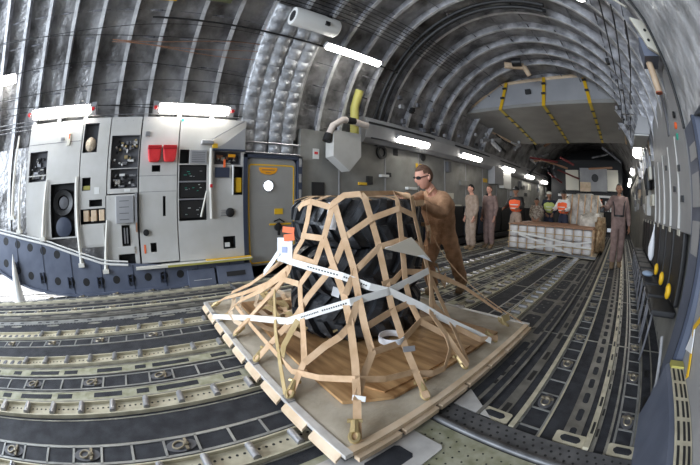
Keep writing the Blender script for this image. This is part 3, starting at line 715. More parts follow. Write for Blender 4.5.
lamp('lit fluorescent fixture third along the left fairing', -4.68, 11.0, 12.2, 2.68, R(30), m=tubeb, caps=False)
lamp('lit fluorescent fixture fourth along the left fairing', -4.68, 13.9, 15.1, 2.66, R(30), m=tubeb, caps=False)
lamp('lit fluorescent fixture fifth and farthest along the left fairing', -4.68, 16.7, 17.9, 2.64, R(30), m=tubeb, caps=False)
lamp('lit fluorescent fixture cut by the left edge of the photo, high in the ribs', -4.72, -3.55, -2.78, 3.42, R(35), caps=False)
lamp('small lit fixture in the ceiling ribs at the top edge of the photo', .02, 2.85, 3.32, 3.70, R(-60), w=.09, caps=False)
lamp('brightest lit fixture on the right wall above the seats', .55, 7.2, 8.4, 2.66, R(-30), m=tube, w=.11, caps=False)
lamp('lit fixture on the right wall, second from the near end', .58, 11.2, 12.4, 2.66, R(-30), m=tubeb, caps=False)
lamp('lit fixture on the right wall, third from the near end', .60, 14.6, 15.8, 2.66, R(-30), m=tubeb, caps=False)
lamp('lit fixture on the right wall, farthest down the bay', .60, 16.9, 18.0, 2.66, R(-30), m=tubeb, caps=False)
t = thing('unlit_fixture', (.45, 5.2, 2.2), 'unlit boxy fixture with a pale cover hanging at the right wall', 'light fixture')
MB().prism([(.34, 4.9, 2.38), (.62, 4.9, 2.38), (.62, 4.9, 2.62), (.46, 4.9, 2.66)], (0, 1.0, 0)).build('fixture_body', panelg, t)
MB().prism([(.335, 4.92, 2.375), (.60, 4.92, 2.375), (.60, 4.92, 2.36), (.335, 4.92, 2.36)], (0, .96, 0)).build('cover', whitem, t)
NET = [
  [(-1.92,1.16,1.24),(-1.95,1.15,1.1),(-1.97,1.12,0.96),(-2.02,1.08,0.86),(-2.04,1.03,0.72),(-2.07,0.99,0.64),(-2.24,0.88,0.42),(-2.41,0.66,0.14)],
  [(-1.76,1.25,1.23),(-1.79,1.19,0.98),(-1.8,1.12,0.81),(-1.86,1.03,0.66),(-1.79,0.99,0.57),(-1.63,0.91,0.42),(-1.46,0.81,0.29),(-1.38,0.65,0.13)],
  [(-1.78,1.19,0.98),(-1.67,1.18,0.82),(-1.5,1.14,0.66),(-1.33,1.06,0.52),(-1.15,0.95,0.37),(-1.0,0.84,0.25),(-0.85,0.72,0.13)],
  [(-1.75,1.26,1.21),(-1.66,1.27,0.99),(-1.54,1.25,0.81),(-1.43,1.2,0.66),(-1.28,1.13,0.5),(-1.17,1.09,0.39),(-1.08,0.94,0.31),(-1.0,0.84,0.25)],
  [(-1.62,1.38,1.29),(-1.6,1.4,1.26),(-1.58,1.44,1.12),(-1.52,1.45,0.96),(-1.4,1.42,0.71),(-1.31,1.38,0.58),(-1.13,1.32,0.38),(-0.98,1.28,0.24),(-0.85,1.24,0.14)],
  [(-1.89,1.99,1.32),(-1.51,1.62,1.27),(-1.51,1.64,1.19),(-1.48,1.64,1.0),(-1.36,1.56,0.7),(-1.28,1.53,0.57),(-1.19,1.53,0.46),(-1.07,1.69,0.34),(-0.87,1.71,0.15)],
  [(-1.5,1.77,1.28),(-1.5,1.8,1.14),(-1.44,1.82,0.91),(-1.36,1.82,0.72),(-1.25,1.83,0.54),(-1.06,1.8,0.32),(-0.89,1.74,0.16)],
  [(-1.36,1.82,0.72),(-1.33,2.06,0.62),(-1.29,2.25,0.53),(-1.1,2.51,0.32),(-1.03,2.57,0.27)],
  [(-1.36,1.82,0.72),(-1.23,1.74,0.52),(-1.1,1.81,0.37),(-0.95,2.02,0.22),(-0.89,2.24,0.17)],
  [(-2.04,1.13,1.18),(-2.0,1.14,1.22),(-1.92,1.16,1.24),(-1.78,1.23,1.2),(-1.75,1.25,1.23),(-1.7,1.3,1.28),(-1.62,1.38,1.29),(-1.89,1.99,1.32),(-1.5,1.77,1.28)],
  [(-1.98,1.12,0.99),(-1.79,1.19,0.98)],
  [(-1.67,1.27,0.98),(-1.64,1.3,1.02),(-1.58,1.44,1.12),(-1.51,1.64,1.19),(-1.49,1.8,1.13)],
  [(-1.66,1.27,0.98),(-1.66,1.18,0.81),(-1.74,1.02,0.6),(-1.76,0.94,0.48),(-1.82,0.85,0.36),(-1.87,0.74,0.23),(-1.9,0.64,0.12)],
  [(-2.02,1.07,0.84),(-1.8,1.12,0.81)],
  [(-1.48,1.14,0.66),(-1.52,1.25,0.79),(-1.51,1.45,0.93),(-1.47,1.65,0.97),(-1.44,1.82,0.91)],
  [(-1.45,0.81,0.29),(-1.39,0.92,0.4),(-1.34,0.99,0.46),(-1.33,1.06,0.52),(-1.39,1.15,0.6),(-1.42,1.21,0.66)],
  [(-1.28,1.13,0.5),(-1.29,1.34,0.54),(-1.28,1.53,0.57)],
  [(-1.4,1.38,0.7),(-1.39,1.48,0.71),(-1.4,1.57,0.76),(-1.36,1.82,0.72)],
  [(-1.17,1.09,0.39),(-1.15,1.3,0.39),(-1.19,1.53,0.46),(-1.17,1.68,0.45)],
  [(-2.14,0.96,0.56),(-1.88,0.83,0.34),(-1.63,0.73,0.21),(-1.38,0.63,0.12)],
  [(-2.74,0.79,0.28),(-2.15,0.76,0.26),(-1.79,0.75,0.24),(-1.51,0.74,0.22)],
  [(-2.04,1.04,0.75),(-2.31,0.97,0.57),(-2.74,0.9,0.39),(-3.11,0.79,0.25),(-3.26,0.66,0.14)],
  [(-2.05,1.02,0.7),(-2.37,0.93,0.5),(-2.69,0.85,0.34),(-2.74,0.79,0.28),(-2.83,0.66,0.14)],
  [(-1.87,1.03,0.66),(-2.05,1.0,0.66),(-2.14,0.96,0.56),(-2.31,0.8,0.31),(-2.41,0.66,0.14)],
  [(-2.17,1.05,0.78),(-2.4,1.03,0.66),(-2.77,0.97,0.46),(-3.05,0.85,0.32)],
  [(-1.72,0.94,0.48),(-1.71,0.8,0.3),(-1.63,0.73,0.21)],
  [(-1.51,0.74,0.22),(-1.28,0.8,0.27),(-1.09,0.9,0.32),(-1.03,1.07,0.28),(-1.0,1.25,0.26)],
]
WEB = [
  [(-2.17,1.03,0.8),(-1.84,1.07,0.79),(-1.55,1.17,0.76),(-1.41,1.28,0.7),(-1.35,1.4,0.66),(-1.22,1.61,0.53),(-1.15,1.73,0.44),(-0.97,2.05,0.24),(-0.9,2.13,0.18)],
  [(-2.97,0.6,0.12),(-2.28,0.79,0.31),(-1.8,0.88,0.43),(-1.7,0.93,0.48),(-1.57,1.01,0.55),(-1.41,1.12,0.63),(-1.35,1.38,0.66),(-1.34,1.8,0.74)],
]
LOOP = [
  [(-1.33,1.82,0.71),(-1.18,1.65,0.48),(-1.06,1.69,0.34),(-0.99,1.65,0.26),(-0.93,1.51,0.2),(-0.94,1.39,0.21),(-0.97,1.29,0.24)],
]
# ------------------------------------------------------------------ net pallet in the foreground
PX0, PX1, PY0, PY1 = -3.5, -.8, .61, 2.86
t = thing('cargo_pallet', (-2.15, 1.735, .05), 'flat metal cargo pallet carrying the netted tires, near the photographer', 'pallet')
MB().box(PX0+.03, PX1-.03, PY0+.03, PY1-.03, .06, .112).build('deck_sheet', palletm, t)
e = MB(); e.box(PX0, PX1, PY0, PY0+.045, .088, .118); e.box(PX0, PX1, PY1-.045, PY1, .088, .118); e.box(PX0, PX0+.045, PY0+.045, PY1-.045, .088, .118)
MB().box(PX1-.045, PX1, PY0+.045, PY1-.045, .088, .118).build('edge_rail', lipm, t)
e.build('edge_rail', palletrail, t)
for i in range(9):
    a = PX0+.05+i*.298; MB().prism([(a, PY0-.035, .052), (a+.235, PY0-.035, .052), (a+.235, PY0+.01, .090), (a, PY0+.01, .090)][:4], (0, 0, .02)).build('edge_lip', lipm, t)
for i in range(7):
    a = PY0+.06+i*.315; MB().box(PX1-.01, PX1+.03, a, a+.285, .052, .086).build('edge_lip', lipm, t)
MB().box(PX0+.02, PX1-.02, PY0+.01, PY1-.01, .052, .088).build('core_edge', recess, t)
for x, y in ((PX0+.45, PY0+.02), (-2.83, .63), (-2.41, .63), (-1.9, .63), (-1.375, .63)):
    MB().box(x-.04, x+.04, y-.02, y+.03, .118, .126).build('ring_seat', steel, t)
# plywood sheets
t = thing('plywood_sheet', (-2.1, 1.75, .119), 'stained brown plywood sheet lying on the pallet under the tires', 'plywood')
MB().prism([(-3.22, .98, .119), (-1.15, .86, .119), (-1.0, 1.12, .119), (-.97, 2.42, .119), (-3.1, 2.5, .119)], (0, 0, .022)).build('board', woodm, t)
t = thing('plywood_strip', (-1.3, 1.45, .142), 'second narrow brown plywood piece lying on the larger sheet, toward the photographer', 'plywood')
MB().prism([(-1.42, .98, .1415), (-1.06, 1.10, .1415), (-1.02, 2.0, .1415), (-1.4, 1.9, .1415)], (0, 0, .012)).build('board', woodm, t)

# ------------------------------------------------------------------ tires
TC = (-2.13, 1.76)
def tire(z0, rot, label, rr=.598, h=.372):
    t = thing('truck_tire', (TC[0], TC[1], z0), label, 'tire', None)
    c = (TC[0], TC[1], z0+h/2); H2 = h/2
    prof = [(.30, -H2*.62), (.33, -H2*.86), (.42, -H2), (.50, -H2*.93), (rr-.055, -H2*.70), (rr-.045, 0), (rr-.055, H2*.70), (.50, H2*.93), (.42, H2), (.33, H2*.86), (.30, H2*.62), (.305, 0)]
    MB().lathe(prof, c, 'Z', 56, close=True).build('carcass', rubber, t, smooth=True)
    mb = MB(); n = 24
    for i in range(n):
        for sgn in (1, -1):
            a0 = rot+2*math.pi*(i+(.5 if sgn < 0 else 0))/n
            pts = []
            for k in range(6):
                s = k/5; zz = sgn*(H2*.06+(H2*1.0-H2*.06)*s); a = a0+.26*s*sgn*0+.20*s; ro = rr if s < .75 else rr-.05*(s-.75)/.25-.02
                pts.append((a, zz, ro))
            wd = .066
            b = len(mb.v)
            for a, zz, ro in pts:
                for da, r_ in ((-wd, ro-.06), (wd, ro-.06), (wd*.8, ro), (-wd*.8, ro)):
                    mb.v.append((c[0]+r_*math.cos(a+da), c[1]+r_*math.sin(a+da), c[2]+zz))
            for k in range(5):
                for q in range(4): q2 = (q+1) % 4; mb.f.append((b+k*4+q, b+k*4+q2, b+k*4+4+q2, b+k*4+4+q))
            mb.f.append((b, b+1, b+2, b+3)); mb.f.append((b+20, b+23, b+22, b+21))
    mb.build('tread', rubber, t)
    return t
tire(.143, 0.0, 'bottom tire of the three stacked black tires under the net')
tire(.517, .12, 'middle tire of the three stacked black tires under the net')
tire(.891, .05, 'top tire of the three stacked black tires under the net', rr=.578)
# plastic film / foam sheet between
# ------------------------------------------------------------------ net
net = thing('cargo_net', (TC[0], TC[1], .12), 'tan webbing cargo net stretched over the stacked tires and hooked to the pallet', 'cargo net')
def nrm(p): v = Vector((p[0]-TC[0], p[1]-TC[1], .15)); return v.normalized()
def smooth_pts(P):
    P = [Vector(p) for p in P]
    for _ in range(0):
        P = [P[0]]+[(P[i-1]+P[i]*2+P[i+1])/4 for i in range(1, len(P)-1)]+[P[-1]]
    return P
HOOKN = 0
for i, P in enumerate(NET):
    Q = smooth_pts(P); off = .004*(i % 4)
    Q = [q+nrm(q)*off for q in Q]
    N = [nrm(q) for q in Q]
    wd = .043 if i not in (19, 20, 26) else .040
    MB().ribbon(Q, wd, N, .004).build('strap', straph if i in (19, 25) else strap, net)
# straps over the top of the stack
TOPZ = 1.275
def over(a0, a1, m=strap):
    p0 = Vector((TC[0]+.55*math.cos(a0), TC[1]+.55*math.sin(a0), 1.25)); p1 = Vector((TC[0]+.55*math.cos(a1), TC[1]+.55*math.sin(a1), 1.25))
    q0 = p0*.88+p1*.12; q1 = p1*.88+p0*.12; q0.z = q1.z = TOPZ+.01
    MB().ribbon([p0, q0, (q0+q1)/2, q1, p1], .05, [(0, 0, 1)]*5, .004).build('strap', m, net)
for a0, a1 in ((-70, 110), (-52, 150), (-30, 185), (-5, 210), (20, -110), (50, 240), (-90, 80)): over(R(a0), R(a1))
N16 = [(TC[0]+.605*math.cos(R(a)), TC[1]+.605*math.sin(R(a)), 1.215+.025*math.sin(R(a*3))) for a in range(10, 215, 15)]
MB().ribbon(N16, .045, [nrm(p) for p in N16], .004).build('strap', strap, net)
# far-side straps down to the hidden pallet edges
for a in (40, 75, 105, 135, 165, 195):
    r0 = .62; c, s = math.cos(R(a)), math.sin(R(a)); lim = []
    if c > .01: lim.append((PX1-.05-TC[0])/c)
    if c < -.01: lim.append((PX0+.05-TC[0])/c)
    if s > .01: lim.append((PY1-.05-TC[1])/s)
    rm = min(lim); P = []
    for k in range(10):
        q = k/9; z = 1.23-(1.23-.13)*q; rr_ = r0+(rm-r0)*max(0, q)**2; P.append((TC[0]+rr_*c, TC[1]+rr_*s, z))
    MB().ribbon(P, .05, [nrm(p) for p in P], .004).build('strap', strap, net)
for zc in (.95, .55):
    P = []
    for a in range(20, 206, 10):
        q = 1-(zc-.13)/1.10; P.append((TC[0]+(.63+.5*q*q)*math.cos(R(a)), TC[1]+(.63+.45*q*q)*math.sin(R(a)), zc+(.08 if (a//20) % 2 else -.05)))
    MB().ribbon(P, .045, [nrm(p) for p in P], .004).build('strap', strap, net)
HOOKS = [(-1.375, .635, .125, 0), (-1.9, .64, .125, 0), (-2.411, .65, .13, 0), (-2.832, .65, .13, 0), (-3.265, .66, .13, 0), (-.846, .70, .13, 1), (-.853, 1.243, .13, 1), (-.874, 1.714, .13, 1), (-.894, 2.236, .14, 1), (-.95, 2.62, .14, 1)]
for x, y, z, s in HOOKS:
    d = Vector((TC[0]-x, TC[1]-y, .9)).normalized(); p = Vector((x, y, z))
    mb = MB(); a = d.cross(Vector((0, 0, 1))).normalized()
    pts = [p+a*(.022*math.cos(t_))+d*(.03+.03*math.sin(t_)) for t_ in [2*math.pi*k/12 for k in range(13)]]
    mb.tube(pts, .012, 6); mb.tube([p+d*.05, p+d*.12], [.026, .02], 8); mb.tube([p+a*-.038+d*.12, p+a*.038+d*.12], .012, 6)
    mb.build('hook', brass, net, smooth=True)
for p, d in (((-1.07, .90, .31), (0.3, -.3, .8)), ((-1.12, 1.33, .39), (.3, -.2, .8)), ((-1.05, 1.80, .36), (.5, 0, .8)), ((-1.13, .86, .30), (.3, -.3, .8))):
    pass
def buckle(c, n, up, w, h, m, name='buckle', par=None, th=.012, **k):
    c = Vector(c); n = Vector(n).normalized(); up = Vector(up); up = (up-n*up.dot(n)).normalized(); a = up.cross(n).normalized()
    P = [c+a*(sa*w/2)+up*(su*h/2) for sa, su in ((-1,-1),(1,-1),(1,1),(-1,1))]
    return MB().prism(P, n*th).build(name, m, par or net, **k)
buckle((-1.0, .855, .255), (.5, -.7, .5), (0, 0, 1), .07, .03, whitem, 'strap_label')
buckle((-1.09, 1.32, .36), (.8, -.5, .5), (0, 0, 1), .075, .035, steel)
buckle((-.93, 2.45, .27), (.8, -.2, .5), (0, 0, 1), .10, .06, brass)
# loose loop, white ratchet straps, tags
lp = [Vector(p) for p in LOOP[0]]
t = thing('loose_strap', (-1.0, 1.5, .13), 'loose tan strap end looping down beside the white strap, front right of the net', 'strap')
MB().ribbon(smooth_pts(lp), .045, [nrm(p) for p in lp], .004).build('strap_end', strap, t)
for i, lab in enumerate(('white printed ratchet strap running from the net\'s upper left down to the right corner', 'white ratchet strap running up from the pallet\'s left edge and crossing the other')):
    P = smooth_pts(WEB[i]); t = thing('ratchet_strap', tuple(P[-1 if i == 0 else 0]), lab, 'strap')
    MB().ribbon(P, .048, [nrm(p) for p in P], .004).build('webbing', white, t)
    # printed line of small marks along the first white strap
    k0, k1 = (1, 3) if i == 0 else (3, 5)
    Q = [P[0].lerp(P[0], 0)]
    for k in range(k0, k1):
        a, b = P[k], P[k+1]
        for f in [.04+.08*q_ for q_ in range(11)]:
            q = a.lerp(b, f)+nrm(a)*.0035; q2 = a.lerp(b, f+.05)+nrm(a)*.0035
            MB().ribbon([q, q2], .009, [nrm(a)]*2, .0008).build('print_mark', black, t)
tg = thing('paper_tag', (-2.05, 1.02, .85), 'white paper tag in a clear sleeve tied to the upper left of the net', 'tag')
c0 = Vector((-2.09, 1.03, .88)); buckle(c0, (.55, -.8, .1), (-.1, .1, 1), .13, .18, paper, 'paper_sheet', tg, .003)
buckle(c0+Vector((.002, -.004, 0)), (.55, -.8, .1), (-.1, .1, 1), .045, .045, mat('blue_ink', (.35, .40, .62), .6), 'stamp', tg, .002)
tg = thing('orange_tag', (-2.03, 1.06, 1.02), 'bright orange tag hanging above the white paper tag', 'tag')
buckle((-2.06, 1.05, 1.03), (.55, -.8, .1), (.1, 0, 1), .10, .045, orange, 'tag_top', tg, .004); buckle((-2.05, 1.05, .975), (.55, -.8, .1), (-.15, 0, 1), .09, .05, orange, 'tag_bottom', tg, .004)
tg = thing('folded_paper', (-1.40, 1.66, .86), 'folded white and pale blue paper tucked under the net, front right', 'paper')
MB().prism([(-1.47, 1.47, .93), (-1.43, 1.66, .96), (-1.36, 1.86, .80), (-1.40, 1.72, .86)], (.02, -.02, .0)).build('paper_sheet', paper, tg)
MB().prism([(-1.455, 1.45, .925), (-1.415, 1.68, .99), (-1.36, 1.84, .82)], (.012, -.012, 0)).build('paper_fold', mat('cream_paper', (.66, .60, .50), .7), tg)
buckle((-1.795, 1.262, 1.135), (.35, -.5, 0.02), (.12, 0, 1), .075, .19, paper, 'sticker_strip', thing('white_sticker', (-1.70, 1.24, 1.0), 'long white sticker on the top tire sidewall under the net', 'sticker'), .004)
buckle((-1.72, 1.24, .60), (.5, -.8, 0), (.3, 0, 1), .06, .07, paper, 'sticker_sheet', thing('white_sticker', (-1.72, 1.24, .56), 'small white sticker low on the bottom tire', 'sticker'), .004)
tg = thing('loose_tag_strap', (-2.2, .98, .7), 'short white tape end lying on the left slope of the net', 'tape')
P = [Vector(p) for p in ((-2.13, 1.0, .86), (-2.22, .97, .76), (-2.34, .95, .66))]; MB().ribbon(P, .05, [nrm(p) for p in P], .005).build('tape', paper, tg)
tg = thing('tape_roll', (-1.16, 1.35, .16), 'white tape loop hanging inside the net above the plywood', 'tape')
MB().lathe([(.075, -.02), (.082, -.02), (.082, .02), (.075, .02)], (-1.22, 1.30, .40), 'Z', 24, close=True).build('tape_band', paper, tg, smooth=True)
# bunched webbing near the left corner
rnd = random.Random(11)
tg = thing('bunched_straps', (-2.9, 1.1, .13), 'bunch of slack tan straps heaped on the left corner of the pallet', 'straps')
for i in range(18):
    x, y = rnd.uniform(-3.35, -2.5), rnd.uniform(.78, 1.5); P = []
    for k in range(7): P.append((x+k*.12+.02*math.sin(k*2+i), y+.05*math.sin(k*.9+i)+(.03*k if i % 2 else -.02*k), .14+.07*abs(math.sin(k*.9+i))+.10*(i/34)*(1+max(0, x+2.9))))
    MB().ribbon(P, .045, [(rnd.uniform(-.4, .4), -.5, 1)]*7, .004).build('strap', [strap, straph, lipm][i % 3], tg)

# ------------------------------------------------------------------ people
def skin_mesh_from(nodes, edges, root, levels=1):
    me = bpy.data.meshes.new('tmp'); names = list(nodes); ix = {n: i for i, n in enumerate(names)}
    me.from_pydata([nodes[n][0] for n in names], [(ix[a], ix[b]) for a, b in edges], [])
    o = bpy.data.objects.new('tmp', me); COL.objects.link(o)
    sk = o.modifiers.new('skin', 'SKIN'); sk.use_smooth_shade = True
    if not me.skin_vertices: me.skin_vertices.new()
    for n in names:
        r = nodes[n][1]; r = r if isinstance(r, tuple) else (r, r)
        me.skin_vertices[0].data[ix[n]].radius = r
        me.skin_vertices[0].data[ix[n]].use_root = (n == root)
    sb = o.modifiers.new('sub', 'SUBSURF'); sb.levels = levels; sb.render_levels = levels
    dg = bpy.context.evaluated_depsgraph_get(); dg.update(); ev = o.evaluated_get(dg)
    out = bpy.data.meshes.new_from_object(ev); bpy.data.objects.remove(o)
    return out
def mesh_to_mb(me):
    mb = MB(); mb.v = [tuple(v.co) for v in me.vertices]; mb.f = [tuple(p.vertices) for p in me.polygons]; return mb
def head_mb(c, fwd, up, s=1.0, hair_only=False):
    f = Vector(fwd).normalized(); u = Vector(up); u = (u-f*u.dot(f)).normalized(); r = f.cross(u)
    mb = MB(); seg, rings = 28, 20
    for i in range(rings+1):
        ph = math.pi*i/rings
        for k in range(seg):
            t = 2*math.pi*k/seg; x, y, z = math.sin(ph)*math.cos(t), math.sin(ph)*math.sin(t), math.cos(ph)
            X, Y, Z = x*.078, y*.098, z*.122
            if z < -.1: q = (-.1-z)/.9; X *= 1-.30*q; Y = Y*(1-.18*q)+(.012*q if y > 0 else .025*q)
            if z > 0: X *= 1-.05*z
            if not hair_only and y > .3:
                nz = math.exp(-((z+.08)/.20)**2)*math.exp(-(x/.16)**2); Y += .026*nz*(1 if z < .05 else .6)
                Y -= .010*math.exp(-((z-.10)/.10)**2)*math.exp(-((abs(x)-.34)/.15)**2)
                Y += .006*math.exp(-((z+.50)/.07)**2)*math.exp(-(x/.28)**2)
                Y += .008*math.exp(-((z+.85)/.12)**2)*math.exp(-(x/.3)**2)
            if hair_only: X *= 1.035; Y *= 1.03; Z *= 1.025
            mb.v.append(tuple(Vector(c)+(r*X+f*Y+u*Z)*s))
    for i in range(rings):
        for k in range(seg):
            k2 = (k+1) % seg; zc = math.cos(math.pi*(i+.5)/rings); yc = math.sin(math.pi*(i+.5)/rings)*math.sin(2*math.pi*(k+.5)/seg)
            if hair_only and not (zc > .62 or (yc < -.05 and zc > -.45) or (yc < .35 and zc > .25)): continue
            mb.f.append((i*seg+k, (i+1)*seg+k, (i+1)*seg+k2, i*seg+k2))
    if not hair_only:
        for sx in (-1, 1): n = len(mb.v); mb.ball(Vector(c)+(r*(sx*.078)+f*-.005+u*-.005)*s, .028*s, 10, (.6, .6, 1.1))
    return mb, r, f, u
def hand_nodes(nodes, edges, side, wrist, d, palm_n, curl=.5, s=1.0):
    d = Vector(d).normalized(); n = Vector(palm_n); n = (n-d*n.dot(d)).normalized(); a = d.cross(n)*side; w0 = Vector(wrist)
    pm = 'palm%d' % side; nodes[pm] = (tuple(w0+d*.05*s), (.036*s, .017*s)); edges.append(('wrist%d' % side, pm))
    for k, (off, L) in enumerate(((-.030, .068), (-.010, .078), (.010, .074), (.029, .058))):
        b = w0+d*.095*s+a*off*s; e1 = b+(d*math.cos(curl*.6)+n*math.sin(curl*.6))*L*.5*s; e2 = e1+(d*math.cos(curl*1.6)+n*math.sin(curl*1.6))*L*.5*s
        nb = 'f%d_%d' % (side, k); nodes[nb+'a'] = (tuple(b), .0105*s); nodes[nb+'b'] = (tuple(e1), .009*s); nodes[nb+'c'] = (tuple(e2), .0075*s)
        edges += [(pm, nb+'a'), (nb+'a', nb+'b'), (nb+'b', nb+'c')]
    b = w0+d*.03*s-a*.034*s; e1 = b+(d*.6-a*.6+n*.3).normalized()*.04*s; e2 = e1+(d*.9-a*.1+n*.4).normalized()*.03*s
    nodes['t%da' % side] = (tuple(b), .012*s); nodes['t%db' % side] = (tuple(e1), .011*s); nodes['t%dc' % side] = (tuple(e2), .009*s)
    edges += [(pm, 't%da' % side), ('t%da' % side, 't%db' % side), ('t%db' % side, 't%dc' % side)]
def person(label, J, fwd, hfwd, hup, suit_m, skin_m, hair_m, s=1.0, boots=boot, trouser=None, group=None, detail=True, hs=1.0, hand_d=None, hand_n=None, curl=.6):
    """J: joint positions in metres (world): pelvis, waist, chest, neck, head, sh/el/wr/hip/kn/an/toe with 1 and -1 suffixes"""
    base = ((J['an1'][0]+J['an-1'][0])/2, (J['an1'][1]+J['an-1'][1])/2, min(J['an1'][2], J['an-1'][2])-.09*s)
    t = thing('person', base, label, 'person', group)
    V = {k: Vector(v) for k, v in J.items()}
    nodes = {'pelvis': (J['pelvis'], (.14*s, .10*s)), 'waist': (J['waist'], (.125*s, .09*s)), 'chest': (J['chest'], (.15*s, .10*s)), 'neck': (J['neck'], .056*s), 'hb': (tuple(V['neck'].lerp(V['head'], .55)), .052*s)}
    edges = [('pelvis', 'waist'), ('waist', 'chest'), ('chest', 'neck'), ('neck', 'hb')]
    for sd in (1, -1):
        q = str(sd)
        nodes['sh'+q] = (J['sh'+q], .052*s); nodes['el'+q] = (J['el'+q], .038*s); nodes['wrist'+q] = (J['wr'+q], (.027*s, .022*s))
        nodes['hip'+q] = (J['hip'+q], .085*s); nodes['kn'+q] = (J['kn'+q], .055*s); nodes['an'+q] = (J['an'+q], .034*s); nodes['toe'+q] = (tuple(V['toe'+q].lerp(V['an'+q], .35)), .024*s)
        edges += [('chest', 'sh'+q), ('sh'+q, 'el'+q), ('el'+q, 'wrist'+q), ('pelvis', 'hip'+q), ('hip'+q, 'kn'+q), ('kn'+q, 'an'+q), ('an'+q, 'toe'+q)]
        hd = (hand_d or {}).get(sd) or (V['wr'+q]-V['el'+q]); hn = (hand_n or {}).get(sd) or (Vector(fwd)*.2+Vector((0, 0, -.2))+ (V['pelvis']-V['wr'+q]).normalized()*.6)
        hand_nodes(nodes, edges, sd, J['wr'+q], hd, hn, curl, s)
    bm_ = mesh_to_mb(skin_mesh_from(nodes, edges, 'pelvis', 1))
    hmb, r, f, u = head_mb(J['head'], hfwd, hup, s*hs)
    n = len(bm_.v); bm_.v += hmb.v; bm_.f += [tuple(n+i for i in q) for q in hmb.f]
    bm_.build('body', skin_m, t, smooth=True)
    head_mb(J['head'], hfwd, hup, s*hs, True)[0].build('hair', hair_m, t, smooth=True)
    # clothing shell
    def cl(keys, ed, root, rad, name, m, lv=2): 
        nd = {k: (tuple(p), rr_) for k, (p, rr_) in rad.items() if k in keys}
        return mesh_to_mb(skin_mesh_from(nd, ed, root, lv)).build(name, m, t, smooth=True)
    rad = {'pelvis': (V['pelvis'], (.19*s, .155*s)), 'waist': (V['waist'], (.185*s, .15*s)), 'chest': (V['chest'], (.215*s, .165*s)), 'col': (V['chest'].lerp(V['neck'], .84), .086*s)}
    E = [('pelvis', 'waist'), ('waist', 'chest'), ('chest', 'col')]
    for sd in (1, -1):
        q = str(sd)
        rad['sh'+q] = (V['sh'+q], .094*s); rad['ue'+q] = (V['sh'+q].lerp(V['el'+q], .55), .082*s); rad['el'+q] = (V['el'+q], .074*s); rad['fe'+q] = (V['el'+q].lerp(V['wr'+q], .5), .064*s); rad['cf'+q] = (V['el'+q].lerp(V['wr'+q], .93), .046*s)
        rad['hip'+q] = (V['hip'+q], .125*s); rad['th'+q] = (V['hip'+q].lerp(V['kn'+q], .5), .118*s); rad['kn'+q] = (V['kn'+q], .095*s); rad['ca'+q] = (V['kn'+q].lerp(V['an'+q], .45), .092*s); rad['an'+q] = (V['kn'+q].lerp(V['an'+q], .93), .078*s)
        E += [('chest', 'sh'+q), ('sh'+q, 'ue'+q), ('ue'+q, 'el'+q), ('el'+q, 'fe'+q), ('fe'+q, 'cf'+q), ('pelvis', 'hip'+q), ('hip'+q, 'th'+q), ('th'+q, 'kn'+q), ('kn'+q, 'ca'+q), ('ca'+q, 'an'+q)]
    def wr_(o):
        tx = bpy.data.textures.new('wrinkle', 'CLOUDS'); tx.noise_scale = .09*s
        d = o.modifiers.new('wrinkle', 'DISPLACE'); d.texture = tx; d.strength = .034*s; d.mid_level = .5; return o
    if trouser is None: wr_(cl(set(rad), E, 'pelvis', rad, 'flight_suit', suit_m))
    else:
        up = {k for k in rad if k[:2] in ('sh', 'ue', 'el', 'fe', 'cf') or k in ('waist', 'chest', 'col')}
        wr_(cl(up, [e for e in E if e[0] in up and e[1] in up], 'chest', rad, 'shirt', suit_m))
        lo = {k for k in rad if k[:2] in ('hi', 'th', 'kn', 'ca', 'an') or k in ('pelvis',)} | {'waist'}
        r2 = dict(rad); r2['waist'] = (V['waist'], (.13*s, .095*s))
        wr_(cl(lo, [e for e in E if e[0] in lo and e[1] in lo], 'pelvis', r2, 'trousers', trouser))
    for sd in (1, -1):
        q = str(sd); nd = {'a': (tuple(V['an'+q]+Vector((0, 0, .10*s))), .066*s), 'b': (tuple(V['an'+q]+Vector((0, 0, -.025*s))), .066*s), 'c': (tuple(V['toe'+q]+Vector((0, 0, .0*s))), (.062*s, .05*s))}
        mesh_to_mb(skin_mesh_from(nd, [('a', 'b'), ('b', 'c')], 'b', 2)).build('boot', boots, t, smooth=True)
    if detail:
        for sx in (-1, 1): MB().ball(Vector(J['head'])+(r*(sx*.031)+f*.082+u*.010)*s*hs, .011*s, 8).build('eye', black, t, smooth=True)
        c = Vector(J['head'])+(f*.089-u*.060)*s*hs; MB().tube([c-r*.022*s, c+f*.004*s, c+r*.022*s], .0045*s, 6).build('mouth', mat('lips', (.38, .14, .11), .6), t, smooth=True)
    t['_'] = 0; del t['_']
    return t, r, f, u
